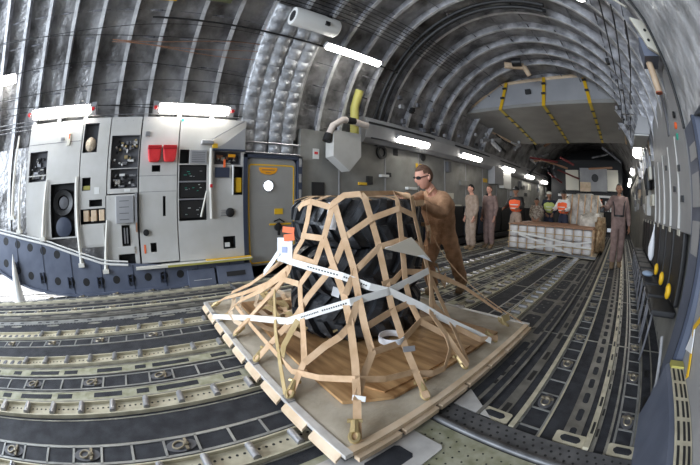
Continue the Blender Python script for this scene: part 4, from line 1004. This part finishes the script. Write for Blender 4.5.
def stand(x, y, yaw, h=1.78, z=0, lean=0.0, arms='down', step=.0):
    s = h/1.78; f = Vector((-math.sin(yaw), math.cos(yaw), 0)); r = Vector((math.cos(yaw), math.sin(yaw), 0)); o = Vector((x, y, z))
    def P(a, b, c): return tuple(o+r*(a*s)+f*((b+lean*c)*s)+Vector((0, 0, c*s)))
    J = dict(pelvis=P(0, 0, .96), waist=P(0, .0, 1.10), chest=P(0, .01, 1.32), neck=P(0, 0, 1.50), head=P(0, .02, 1.655))
    for sd in (1, -1):
        q = str(sd); J['hip'+q] = P(.09*sd, 0, .90); J['kn'+q] = P(.10*sd, .03+step*sd*.5, .50); J['an'+q] = P(.105*sd, -.02+step*sd, .09); J['toe'+q] = P(.125*sd, .14+step*sd, .045)
        J['sh'+q] = P(.185*sd, 0, 1.43)
        if arms == 'down': J['el'+q] = P(.23*sd, -.02, 1.14); J['wr'+q] = P(.235*sd, .07, .90)
        elif arms == 'front': J['el'+q] = P(.24*sd, .02, 1.15); J['wr'+q] = P(.12*sd, .20, 1.02)
        elif arms == 'out': J['el'+q] = P(.27*sd, .10, 1.20); J['wr'+q] = P(.24*sd, .34, 1.16)
        elif arms == 'right_out' :
            if sd == 1: J['el'+q] = P(.33*sd, .12, 1.22); J['wr'+q] = P(.42*sd, .34, 1.26)
            else: J['el'+q] = P(.25*sd, -.04, 1.14); J['wr'+q] = P(.27*sd, .02, .88)
    return J, f
# main worker leaning over the stack, pushing on it
hf = Vector((-.30, -.90, -.32)); hu = Vector((-.05, -.30, .95))
J = dict(pelvis=(-2.185, 3.19, .90), waist=(-2.15, 3.09, 1.03), chest=(-2.10, 2.95, 1.20), neck=(-2.09, 2.82, 1.385), head=(-2.105, 2.71, 1.525))
J.update({'sh-1': (-1.935, 2.92, 1.27), 'el-1': (-1.86, 2.70, 1.12), 'wr-1': (-1.93, 2.43, 1.235), 'sh1': (-2.29, 2.90, 1.30), 'el1': (-2.24, 2.62, 1.22), 'wr1': (-2.10, 2.38, 1.32),
          'hip1': (-2.27, 3.17, .84), 'kn1': (-2.33, 3.08, .46), 'an1': (-2.38, 3.34, .11), 'toe1': (-2.385, 3.17, .055), 'hip-1': (-2.11, 3.22, .84), 'kn-1': (-2.05, 3.36, .47), 'an-1': (-2.10, 3.66, .13), 'toe-1': (-2.09, 3.50, .055)})
t, r, f, u = person('man in a tan flight suit and dark sunglasses leaning over the netted tires, pushing', J, (-.1, -1, 0), hf, hu, suit, skin, hair, hs=1.12,
                    hand_d={1: Vector((.35, -.9, -.15)), -1: Vector((.1, -.95, -.1))}, hand_n={1: Vector((0, -.2, -1)), -1: Vector((0, -.2, -1))}, curl=.45)
hc = Vector(J['head'])
g = MB()
for sx in (-1, 1):
    c = hc+r*(sx*.037)+f*.108+u*.014
    P = [c+r*(.031*math.cos(a)*(1 if sx else 1))+u*(.019*math.sin(a))-f*(abs(.031*math.cos(a)+sx*.034)*.25) for a in [2*math.pi*k/14 for k in range(14)]]
    g.prism(P, f*.008)
    g.tube([hc+r*(sx*.074)+f*.093+u*.018, hc+r*(sx*.096)+f*.0+u*.014], .005, 6)
g.tube([hc-r*.01+f*.118+u*.018, hc+r*.01+f*.118+u*.018], .004, 6); g.build('sunglasses', black, t)
MB().tube([Vector(J['neck'])+Vector((.0, -.055, -.03))+v for v in (Vector((-.06, .03, .05)), Vector((0, 0, -.03)), Vector((.06, .03, .05)))], .010, 6).build('collar', suit, t)
# two men standing behind him to the right
J, f0 = stand(-4.10, 7.42, R(150), 1.78, arms='down'); person('man in a desert flight suit standing left of the pair by the far wall', J, f0, f0+Vector((0, 0, -.1)), (0, 0, 1), suitp, skin, hairb)
J, f0 = stand(-3.86, 8.10, R(165), 1.79, arms='down'); person('man in a desert flight suit standing right of the pair by the far wall', J, f0, f0, (0, 0, 1), suitd, skin, hair)
def vest_on(t, J, m, s=1.0):
    V = {k: Vector(v) for k, v in J.items()}
    nd = {'a': (tuple(V['waist'].lerp(V['pelvis'], .5)), (.205*s, .17*s)), 'b': (tuple(V['waist'].lerp(V['chest'], .5)), (.215*s, .18*s)), 'c': (tuple(V['chest']), (.24*s, .19*s)), 'd': (tuple(V['chest'].lerp(V['neck'], .6)), (.125*s, .115*s)), 'e': (tuple(V['sh1']), .105*s), 'f': (tuple(V['sh-1']), .105*s)}
    v = mesh_to_mb(skin_mesh_from(nd, [('a', 'b'), ('b', 'c'), ('c', 'd'), ('c', 'e'), ('c', 'f')], 'a', 2)).build('safety_vest', m, t, smooth=True)
    for q in (.25, .7):
        c = V['waist'].lerp(V['chest'], q); MB().lathe([(.180*s, -.013), (.192*s, -.013), (.192*s, .013), (.180*s, .013)], tuple(c), 'Z', 20, close=True).build('reflective_band', silver, v, smooth=True)
J, f0 = stand(-3.27, 8.75, R(175), 1.80, arms='out'); t, *_ = person('man in an orange safety vest and tan trousers left of the wrapped cargo', J, f0, f0, (0, 0, 1), black, skind, hairb, trouser=suitp); vest_on(t, J, vest)
MB().lathe([(.115, 0), (.11, .05), (.05, .11), (0, .12)], tuple(Vector(J['head'])+Vector((0, 0, .02))), 'Z', 16).build('helmet', black, t, smooth=True)
J, f0 = stand(-2.72, 10.8, R(200), 1.78, arms='front'); t, *_ = person('person in a lime safety vest and pale cap behind the wrapped cargo', J, f0, f0, (0, 0, 1), navy, skind, hairb, trouser=navy); vest_on(t, J, limev)
MB().lathe([(.11, 0), (.105, .05), (.05, .09), (0, .10)], tuple(Vector(J['head'])+Vector((0, 0, .04))), 'Z', 16).build('cap', cream, t, smooth=True)
J, f0 = stand(-2.02, 10.15, R(160), 1.80, arms='out'); t, *_ = person('person in an orange safety vest and white sleeves behind the wrapped cargo', J, f0, f0, (0, 0, 1), whitem, skind, hairb, trouser=navy); vest_on(t, J, vest)
MB().lathe([(.115, 0), (.11, .05), (.05, .11), (0, .12)], tuple(Vector(J['head'])+Vector((0, 0, .02))), 'Z', 16).build('helmet', black, t, smooth=True)
J, f0 = stand(-2.95, 9.95, R(185), 1.52, arms='front'); person('shorter person in camouflage crouching between the vested workers', J, f0, f0+Vector((0, 0, -.4)), (0, 0, 1), mat('camo_cloth', (.16, .12, .09), .85, c2=(.34, .30, .25), ns=16, lo=.45, hi=.55), skind, hairb)
# man walking on the right
J, f0 = stand(-.02, 7.45, R(-172), 1.86, arms='right_out', step=.12); t, r, f, u = person('man in a mauve-brown flight suit walking beside the black seats on the right', J, f0, f0, (0, 0, 1), suitd, skind, hairb)
V = {k: Vector(v) for k, v in J.items()}
for sx in (1, -1): MB().tube([V['sh%d' % sx]+Vector((0, -.0, .05)), V['chest']+Vector(((V['sh%d' % sx].x-V['chest'].x)*.7, -.15, 0)), V['waist']+Vector(((V['sh%d' % sx].x-V['chest'].x)*.6, -.14, 0))], .016, 6).build('suspender', black, t)
MB().lathe([(.16, -.02), (.175, -.02), (.175, .02), (.16, .02)], tuple(V['waist']), 'Z', 20, close=True).build('belt', black, t, smooth=True)
MB().box(V['wr1'].x-.09, V['wr1'].x+.02, V['wr1'].y-.05, V['wr1'].y+.03, V['wr1'].z-.12, V['wr1'].z).build('glove', black, t, bevel=.02)
MB().box(-.31, -.20, 7.38, 7.40, .78, .86).build('knee_card', paper, t)

# ------------------------------------------------------------------ second pallet with wrapped cartons
t = thing('cargo_pallet', (-1.97, 9.2, .03), 'far metal cargo pallet under the white wrapped cartons', 'pallet')
MB().box(-3.32, -.62, 8.0, 10.2, .04, .10).build('deck_sheet', palletm, t); MB().box(-3.34, -.60, 7.98, 8.02, .06, .11).build('edge_rail', perf, t)
ct0 = None; n = 9; wx = 2.46/n
for k in range(2):
    for j in range(3):
        for i in range(n):
            x, y, z = -3.22+i*wx, 8.08+j*.66, .11+k*.315
            if j == 1 and i < n-1 and k == 0: continue
            if ct0 is None:
                ct0 = MB().box(x+.006, x+wx-.006, y, y+.64, z, z+.305).build('wrapped_carton', carton, bevel=.055, base=(x+wx/2, y+.32, z)); p0 = (x, y, z)
                tag(ct0, 'white plastic-wrapped carton in the low netted stack on the far pallet', 'carton', 'wrapped cartons on the far pallet'); o = ct0
            else:
                o = ct0.copy(); COL.objects.link(o); o.location = (x+wx/2, y+.32, z)
t = thing('top_board', (-2, 9, .745), 'brown board laid over the white wrapped cartons', 'board')
MB().box(-3.24, -.74, 8.06, 10.05, .742, .775).build('board', brown, t)
n2 = thing('cargo_net', (-1.98, 8.1, .11), 'pale webbing net and crossing white straps around the wrapped cartons', 'cargo net')
for i in range(10): x = -3.2+i*.272; MB().box(x, x+.018, 8.04, 8.056, .10, .76).build('strap', strap, n2)
for z in (.26, .56): MB().box(-3.24, -.72, 8.03, 8.042, z, z+.018).build('strap', straph, n2)
for i in range(7): y = 8.1+i*.3; MB().box(-.735, -.72, y, y+.03, .10, .76).build('strap', strap, n2)
for z in (.24, .5, .68): MB().box(-.72, -.708, 8.05, 10.1, z, z+.035).build('strap', strap, n2)
for a, b in (((-2.9, 8.02, .50), (-1.3, 8.02, .12)), ((-2.6, 8.015, .16), (-.76, 8.015, .46)), ((-3.1, 8.01, .56), (-1.2, 8.01, .36)), ((-1.6, 8.02, .33), (-.75, 8.02, .30))):
    MB().ribbon([a, b], .045, [(0, -1, 0)]*2, .006).build('white_strap', white, n2)
rnd = random.Random(5)
def lump(name, label, c, sz, m, amp, seed):
    me = bmesh.new(); bmesh.ops.create_icosphere(me, subdivisions=4, radius=1)
    mb = MB(); pos = []
    for v in me.verts:
        p = v.co.copy(); q = Vector([math.copysign(abs(a)**.55, a) for a in p]); nn = noise.noise(p*2.2+Vector((seed, 0, 0)))+.5*noise.noise(p*5+Vector((seed, 3, 0)))
        q = q*(1+amp*nn); pos.append((c[0]+q.x*sz[0], c[1]+q.y*sz[1], max(c[2]+q.z*sz[2], c[2]-sz[2])))
    mb.v = pos; mb.f = [tuple(v.index for v in f_.verts) for f_ in me.faces]; me.free()
    return mb
t = thing('wrapped_bundle', (-1.3, 11.2, .1), 'tall lumpy bundle wrapped in clear film and netting behind the vested workers', 'cargo bundle')
lump('b', '', (-1.45, 11.3, .95), (.75, .8, .82), plastic, .12, 3).build('wrap', plastic, t, smooth=True)
for i in range(6): a = -2.1+i*.24; MB().tube([(a, 10.42, .2), (a+.06, 10.38, 1.0), (a+.1, 10.5, 1.7)], .025, 6).build('strap', strap, t)
t = thing('wrapped_bundle', (-.95, 9.2, .1), 'low netted bundle with grey film at the right end of the wrapped cartons', 'cargo bundle')
lump('b', '', (-.98, 10.0, .72), (.42, .75, .42), plastic, .14, 9).build('wrap', plastic, t, smooth=True)
lump('b', '', (-.62, 9.6, .55), (.16, .9, .48), tanduct, .2, 6).build('net_side', mat('rust_netting', (.26, .16, .08), .8, c2=(.45, .33, .2), ns=14, bump=.8, bs=14), t, smooth=True)

# ------------------------------------------------------------------ stowed cargo door in the roof
t = thing('cargo_door', (-2.2, 8.2, 3.9), 'large grey cargo door stowed under the roof with three yellow straps', 'cargo door')
top = [(-3.50, 8.45, 4.88), (-.62, 8.45, 4.86)]; rg = [(-4.90, 8.05, 3.98), (.38, 8.05, 3.90)]; fa = [(-4.45, 12.1, 3.74), (.42, 12.1, 3.70)]
def slab(a, b, c, d, th): return MB().prism([a, b, c, d], th)
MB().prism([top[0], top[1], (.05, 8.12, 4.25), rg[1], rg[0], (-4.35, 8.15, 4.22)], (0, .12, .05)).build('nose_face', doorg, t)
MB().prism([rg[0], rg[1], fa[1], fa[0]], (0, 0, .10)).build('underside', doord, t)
e = MB()
for a, b in ((top[0], top[1]), ((.05, 8.12, 4.25), top[1]), ((.05, 8.12, 4.25), rg[1]), (rg[1], fa[1]), (rg[0], fa[0]), ((-4.35, 8.15, 4.22), top[0]), ((-4.35, 8.15, 4.22), rg[0])): e.tube([a, b], .06, 6)
e.build('edge_seal', lipm, t)
for xr, xt, xf in ((-3.35, -3.2, -3.55), (-2.0, -1.95, -2.1), (-.62, -.72, -.62)):
    zr = 3.98-.08*(xr+4.72)/5.1; zr2 = 3.74
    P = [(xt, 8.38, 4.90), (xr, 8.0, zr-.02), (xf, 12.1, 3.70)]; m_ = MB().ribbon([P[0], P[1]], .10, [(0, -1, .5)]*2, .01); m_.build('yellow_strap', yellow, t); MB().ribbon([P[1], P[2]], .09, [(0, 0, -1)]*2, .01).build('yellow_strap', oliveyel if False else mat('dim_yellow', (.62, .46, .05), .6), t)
    mm = MB()
    for q in range(1, 7): c = Vector(P[1]).lerp(Vector(P[2]), q/7); mm.box(c.x-.06, c.x+.06, c.y-.04, c.y+.04, c.z-.03, c.z-.01)
    for q in (.25, .6): c = Vector(P[0]).lerp(Vector(P[1]), q); mm.box(c.x-.06, c.x+.06, c.y-.06, c.y-.03, c.z-.03, c.z+.03)
    mm.build('strap_buckle', black, t)
MB().box(-2.55, -2.38, 8.14, 8.2, 4.36, 4.50).build('latch', black, t)
MB().prism([(-4.82, 8.0, 4.0), (-4.62, 8.0, 4.0), (-4.62, 8.0, 4.10), (-4.82, 8.0, 4.12)], (0, .1, 0)).build('red_marker', redm, t); MB().box(.36, .48, 8.0, 8.1, 3.95, 4.06).build('red_marker', redm, t)
MB().ribbon([(-3.1, 8.28, 4.44), (-2.75, 8.28, 4.42)], .02, [(0, -1, .3)]*2, .004).build('stencil_line', black, t); MB().ribbon([(-1.5, 8.28, 4.40), (-1.15, 8.28, 4.42)], .02, [(0, -1, .3)]*2, .004).build('stencil_line', black, t)
# end structure beyond
t = thing('ramp_structure', (-1.8, 18, 0), 'dark raised structure with cream side boxes and white crossbar at the far end', 'structure')
MB().box(-4.45, .2, 18.3, 18.5, 0.0, 4.0).build('dark_frame', recess, t)
MB().box(-2.52, -.80, 17.9, 18.3, 2.25, 3.5).build('grey_centre', panelg, t); MB().box(-3.42, -2.60, 17.9, 18.3, 2.27, 3.38).build('cream_box', cream, t); MB().box(-.78, -.08, 17.9, 18.3, 2.30, 3.42).build('cream_box', cream, t); MB().box(-2.50, -1.84, 17.8, 17.9, 2.22, 2.72).build('tan_box', lipm, t)
MB().lathe([(0, 0), (.22, 0), (.2, .1)], (-1.55, 17.75, 2.95), 'Y', 18).build('round_emblem', black, t)
MB().box(-3.9, -.10, 17.8, 17.95, 1.92, 2.04).build('white_crossbar', whitem, t)
for i in range(6): MB().box(-1.28, -1.12, 17.9, 17.95, 1.0+i*.15, 1.08+i*.15).build('orange_lamp', orange, t)
for i in range(5): MB().box(-.95+.16*i, -.85+.16*i, 17.9, 17.95, 1.2, 1.75).build('pale_bracket', whitem, t)
for i in range(14):
    a = (rnd.uniform(-4.6, .4), rnd.uniform(12.5, 17), rnd.uniform(3.1, 3.9)); b = (a[0]+rnd.uniform(-1.4, 1.4), a[1]+rnd.uniform(-1, 1), a[2]+rnd.uniform(-.5, .4)); MB().tube([a, b], .05, 6).build('strut', rnd.choice([ribdark, brown, black, mat('dark_red_paint', (.14, .02, .02), .6)]), t)

# ------------------------------------------------------------------ overhead cables, ducts, clutter
def cab(name, label, pts, r_, m, cat='cable', sag=0): return tag(MB().tube(pts, r_, 8).build(name, m, smooth=True), label, cat)
def onarc(a, y, rad=2.78): return (CX+rad*math.cos(R(a)), y, CZ+rad*math.sin(R(a)))
cab('overhead_cable', 'thick black cable running along the left ribs above the crew door', [onarc(136, y) for y in (-.3, .6, 1.6, 2.7, 3.8, 4.6)], .017, black)
t = thing('cable_bundle', onarc(112, 3, 2.8), 'bundle of dark cables running down the roof above the hanging fixture', 'cables')
for i in range(7): MB().tube([onarc(124-i*1.6, y+.0, 2.79-.01*math.sin(y*3+i)) for y in (1.0, 2.0, 3.0, 4.0, 5.0, 6.0)], .008, 6).build('cable', cable, t, smooth=True)
t = thing('dark_gap_tubes', onarc(120, 4.6), 'black tubes added for the dark gap along the frame arch beyond the hanging fixture', 'hoses')  # added black tubes that draw the dark gap between two ribs
for q, (yy, rr_) in enumerate(((4.62, 2.78), (4.70, 2.84), (4.56, 2.88))): MB().tube([onarc(a, yy, rr_) for a in range(172, 58, -4)], .04, 8).build('hose', black, t, smooth=True)
t = thing('copper_lines', onarc(148, 0), 'thin copper-coloured lines crossing the ribs above the panels', 'pipes')
for i in range(3): MB().tube([onarc(146-i*1.6+1.6*math.sin(y*1.6+i), y, 2.83) for y in [-.9+.2*k for k in range(14)]], .006, 5).build('line', copper, t)
t = thing('thin_wires', onarc(160, -1), 'thin dark wires strung across the left ribs', 'wires')
for i, a in enumerate((166, 163.5, 158, 152, 141, 139)): MB().tube([onarc(a+1.5*math.sin(y*.9+i*2), y, 2.83) for y in [-4.5+.3*k for k in range(22)]], .0055, 5).build('wire', cable, t)
for i, a in enumerate((168, 169.3, 170.6)): MB().tube([onarc(a, y, 2.83) for y in (-4, -2, 0, 1.5)], .007, 5).build('wire', steel, t)
t = thing('yellow_duct_end', onarc(137, -.2), 'yellow and olive box end poking out between the left ribs at the top edge', 'duct')
MB().box(-3.95, -3.80, -.28, .0, 4.22, 4.42).build('yellow_part', yellow, t); MB().box(-3.92, -3.70, 0.02, .85, 4.28, 4.45).build('olive_part', mat('olive_paint', (.10, .10, .05), .6), t)
tg = thing('cable_box', onarc(100, 6.9), 'tan fabric-wrapped pipe joint hanging at the top of the far arch', 'pipe joint')
MB().tube([onarc(100, 7.0, 2.74), onarc(95, 7.1, 2.68), onarc(90, 7.2, 2.66)], .09, 10).build('joint_wrap', tanduct, tg, smooth=True); MB().tube([onarc(90, 7.2, 2.66), onarc(88, 7.3, 2.42)], .07, 10).build('joint_end', tanduct, tg, smooth=True); MB().tube([onarc(95, 6.95, 2.72), onarc(90, 7.0, 2.70)], .11, 10).build('joint_hole', black, tg, smooth=True)
t = thing('longitudinal_hoses', onarc(66, 5), 'dark hose and bracket cluster along the right shoulder of the arch', 'hoses')
for i, a in enumerate((22, 27, 31)): MB().tube([onarc(a+.8*math.sin(y*1.3+i), y, 2.80) for y in [3+.5*k for k in range(12)]], .011, 6).build('hose', black, t, smooth=True)
for i in range(40):
    a = rnd.choice([rnd.uniform(14, 34), rnd.uniform(146, 164)]); y = rnd.uniform(4.8, 9.5); p = onarc(a, y, 2.74); MB().box(p[0]-.035, p[0]+.035, y-.05, y+.05, p[2]-.04, p[2]+.05).build('bracket', rnd.choice([black, black, panelg, ribdark, ribdark]), t)
t = thing('shoulder_clutter', (-4.8, 12, 3.2), 'jumble of dark hydraulic lines above the far left fairing', 'pipes')
for i in range(26):
    y = rnd.uniform(8.5, 19); z = rnd.uniform(3.15, 3.9); x = -4.75+rnd.uniform(0, .5)+(z-3.1)*.5; MB().tube([(x, y, z), (x+rnd.uniform(-.2, .3), y+rnd.uniform(.2, .8), z+rnd.uniform(-.3, .3))], rnd.uniform(.02, .07), 6).build('pipe', rnd.choice([black, steel, ribdark, panelg]), t)

# ------------------------------------------------------------------ right side
struct('trim_72', MB().box(.74, .80, 2.30, YB, 0.0, 2.62), aftpanel, base=(.77, 8, 0))
t = thing('indicator_cabinet', (.70, 3.3, 1.2), 'grey slanted sidewall panel with indicator lights near the right edge', 'wall panel')
MB().prism([(.74, 2.42, 1.12), (.66, 2.42, 1.12), (.64, 2.42, 1.85), (.70, 2.42, 2.55), (.76, 2.42, 2.6)], (0, 2.6, 0)).build('panel_shell', panelg, t)
for z, m_ in ((2.04, black), (1.95, orange), (1.86, greenlt)): MB().lathe([(.028, 0), (.028, .02)], (.625, 2.72, z), 'X', 14).build('indicator', m_, t)
MB().box(.635, .66, 3.2, 3.26, 1.98, 2.42).build('slot', innerm, t); 
for y in (2.9, 3.4, 3.9, 4.4, 4.9): MB().box(.632, .66, y, y+.02, 1.14, 1.9).build('rib', panel, t)
for z, y in ((1.6, 2.8), (1.45, 3.1), (1.7, 3.6), (1.35, 2.7)): MB().box(.625, .65, y, y+.05, z, z+.05).build('fitting', black, t)
t = thing('wall_duct', (.6, 3.0, 2.4), 'tan tube with orange end leaning by the blue-grey box at the upper right', 'duct')
MB().tube([(.50, 2.75, 2.62), (.53, 2.80, 2.40), (.545, 2.82, 2.27)], .038, 12).build('tube', tanduct, t, smooth=True); MB().lathe([(0, 0), (.04, 0), (.04, .012), (0, .012)], (.546, 2.82, 2.255), 'Z', 14).build('tube_end', mat('rust_end', (.35, .1, .05), .6), t)
t = thing('frame_bracket', (.55, 2.6, 2.7), 'cream drilled bracket and blue-grey box on the right frame', 'bracket')
MB().prism([(.52, 2.56, 2.58), (.64, 2.56, 2.50), (.56, 2.56, 2.84), (.44, 2.56, 2.88)], (0, .04, 0)).build('bracket_plate', cream, t); MB().box(.46, .62, 2.62, 2.9, 2.52, 2.70).build('grey_box', blue, t)
for z in (2.64, 2.74): MB().lathe([(.015, 0), (.015, .004)], (.55, 2.555, z), 'Y', 10).build('hole', black, t)
t = thing('hook_cable', (.3, 3.2, 3.2), 'cream looped line running across the roof to the drilled bracket', 'cable')
MB().tube([(.10, 3.0, 3.75), (.20, 2.8, 3.45), (.34, 2.7, 3.22), (.46, 2.6, 3.02)], .012, 6).build('line', cream, t, smooth=True)
# seats along the right wall
for i in range(9):
    y = 2.72+i*.56
    lab = ['black sidewall seat nearest the blue door frame', 'second black sidewall seat from the blue door frame', 'third black sidewall seat from the blue door frame', 'fourth black sidewall seat, behind the hanging white bag', 'fifth black sidewall seat from the blue door frame', 'sixth black sidewall seat, near the walking man', 'seventh black sidewall seat, beside the walking man', 'eighth black sidewall seat, just beyond the walking man', 'farthest black sidewall seat on the right wall'][i]
    t = thing('troop_seat', (.55, y+.24, 0), lab, 'seat')
    MB().box(.66, .72, y, y+.46, .52, 1.13).build('backrest', black, t, bevel=.02)
    MB().box(.44, .72, y+.02, y+.46, .42, .48).build('seat', recess, t, bevel=.02)
    MB().tube([(.46, y+.03, .44), (.46, y+.03, .02)], .012, 6).build('leg', ribdark, t); MB().tube([(.46, y+.45, .44), (.46, y+.45, .02)], .012, 6).build('leg', ribdark, t)
    MB().box(.435, .44, y+.02, y+.46, .435, .445).build('front_bar', steel, t)
    MB().box(.655, .66, y+.16, y+.30, 1.08, 1.13).build('strap_loop', cream, t)
for i, lab in enumerate(('yellow round pouch on the seat nearest the door frame', 'yellow round pouch, middle one of three on the seats', 'yellow round pouch farthest along the seats')):
    y = 2.86+i*.56; t = thing('yellow_pouch', (.60, y, .52), lab, 'pouch')
    MB().ball((.60, y, .62), .058, 14, (.6, .9, 1.2)).build('pouch_body', yellow, t, smooth=True); MB().ball((.572, y, .62), .026, 10, (.4, .9, 1.1)).build('pouch_patch', black, t, smooth=True)
t = thing('white_bag', (.55, 4.2, .7), 'white plastic bag hanging from the black seats on the right', 'bag')
MB().tube([(.57, 4.4, 1.12), (.56, 4.4, 1.02), (.55, 4.4, .92), (.54, 4.4, .82), (.545, 4.4, .72), (.55, 4.4, .66)], [.008, .015, .035, .052, .05, .02], 10).build('bag_body', paper, t, smooth=True)
t = thing('blue_cloth', (.5, 4.0, .5), 'light blue cloth lying on a black seat under the white bag', 'cloth')
MB().ball((.50, 4.15, .53), .09, 12, (1, 1.3, .35)).build('cloth_body', mat('pale_blue_cloth', (.35, .45, .6), .8), t, smooth=True)
t = thing('wall_fittings', (.7, 9, 1.0), 'lit pale panels and dark fittings on the right wall beyond the seats', 'wall lining')
for i in range(26):
    y = rnd.uniform(5.2, 15); z = rnd.uniform(1.2, 2.3); MB().box(.74-rnd.uniform(.02, .12), .745, y, y+rnd.uniform(.1, .7), z, z+rnd.uniform(.1, .4)).build('fitting', rnd.choice([cream, panel, recess, panelg, tanduct, innerm, panel]), t)
t = thing('hanging_jacket', (.6, 6.2, 1.7), 'dark jacket hanging on the right wall above the walking man\'s arm', 'jacket')
MB().tube([(.64, 6.0, 2.02), (.63, 6.0, 1.85), (.63, 6.0, 1.65)], [.05, .11, .08], 10).build('cloth', black, t, smooth=True)
# blue frame, sill and door at the right edge
t = thing('blue_door_frame', (.62, 2.1, 0), 'blue-grey vertical door frame with pale inset panels at the right edge', 'door frame')
Pp = [(.60, 0), (.60, .5), (.615, 1.2), (.612, 1.5), (.60, 1.80)]
L = [(x, 1.90, z) for x, z in Pp]+[(x+.22, 1.90, z) for x, z in reversed(Pp)]
MB().prism(L, (0, .34, 0)).build('frame_post', blue, t)
MB().prism([(x-.025, 1.88, z) for x, z in Pp]+[(x+.0, 1.88, z) for x, z in reversed(Pp)], (0, .03, 0)).build('frame_flange', dnavy, t)
for z in (1.02, 1.30, 1.58): MB().box(.605, .615, 1.96, 2.18, z, z+.2).build('inset_panel', panelg, t)
t = thing('door_sill', (.6, 1.4, 0), 'blue-grey raised door sill bottom right, topped by a slotted tan step strip', 'sill')
MB().prism([(.50, .3, 0), (.545, .3, .38), (.60, .3, .42), (.80, .3, .42), (.80, .3, 0)], (0, 1.62, 0)).build('sill_body', blue, t)
P2 = [(.60, 1.80), (.57, 2.2), (.52, 2.62), (.40, 3.05), (.22, 3.5)]
MB().prism([(x, 1.96, z) for x, z in P2]+[(x+.2, 1.96, z+.05) for x, z in reversed(P2)], (0, .26, 0)).build('upper_post', skinm, t) if False else None
t_ins = thing('upper_frame', (.55, 2.1, 1.8), 'silvery insulated upper frame band with dark edge above the blue post at the right edge', 'frame')
MB().prism([(x, .9, z) for x, z in P2]+[(x+.2, .9, z+.05) for x, z in reversed(P2)], (0, 1.3, 0)).build('blanket', quilt, t_ins)
MB().tube([(x-.01, 2.21, z) for x, z in P2], .014, 6).build('edge_seal', black, t_ins)
g = MB().box(.555, .66, .5, 1.80, .421, .432).build('step_strip', tanrail, t)
mh = MB()
for i in range(7):
    for x in (.572, .610, .640): mh.box(x-.008, x+.008, .58+i*.175, .72+i*.175, .4321, .4335)
absorb(g, mh, recess)
MB().box(.555, .66, 1.78, 1.86, .421, .445).build('end_block', oliveyel, t)
t = thing('paratroop_door', (.74, 1.2, .45), 'grey paratroop door with yellow edge stripe at the right edge of the photo', 'door')
MB().prism([(.80, .3, .425), (.665, .3, .425), (.645, .3, .9), (.655, .3, 1.35), (.72, .3, 2.1), (.80, .3, 2.1)], (0, 1.59, 0)).build('door_skin', panelg, t)
MB().ribbon([(.650, 1.62, .46), (.645, 1.82, .66), (.636, 1.42, .98)], .035, [(-1, 0, 0)]*3, .008).build('yellow_stripe', yellow, t)
MB().ribbon([(.640, 1.40, 1.05), (.640, 1.1, 1.0)], .035, [(-1, 0, 0)]*2, .008).build('yellow_stripe', yellow, t)
MB().prism([(.648, 1.70, .56), (.648, 1.86, .52), (.648, 1.80, .68)], (-.006, 0, 0)).build('warning_label', paper, t)

MB().tube([(.60, 2.0, .02), (.57, 2.15, .20), (.54, 2.35, .40)], .014, 8).build('grey_post', panelg, thing('seat_post', (.55, 2.2, 0), 'grey slanted seat post beside the blue door frame', 'post'), smooth=True)
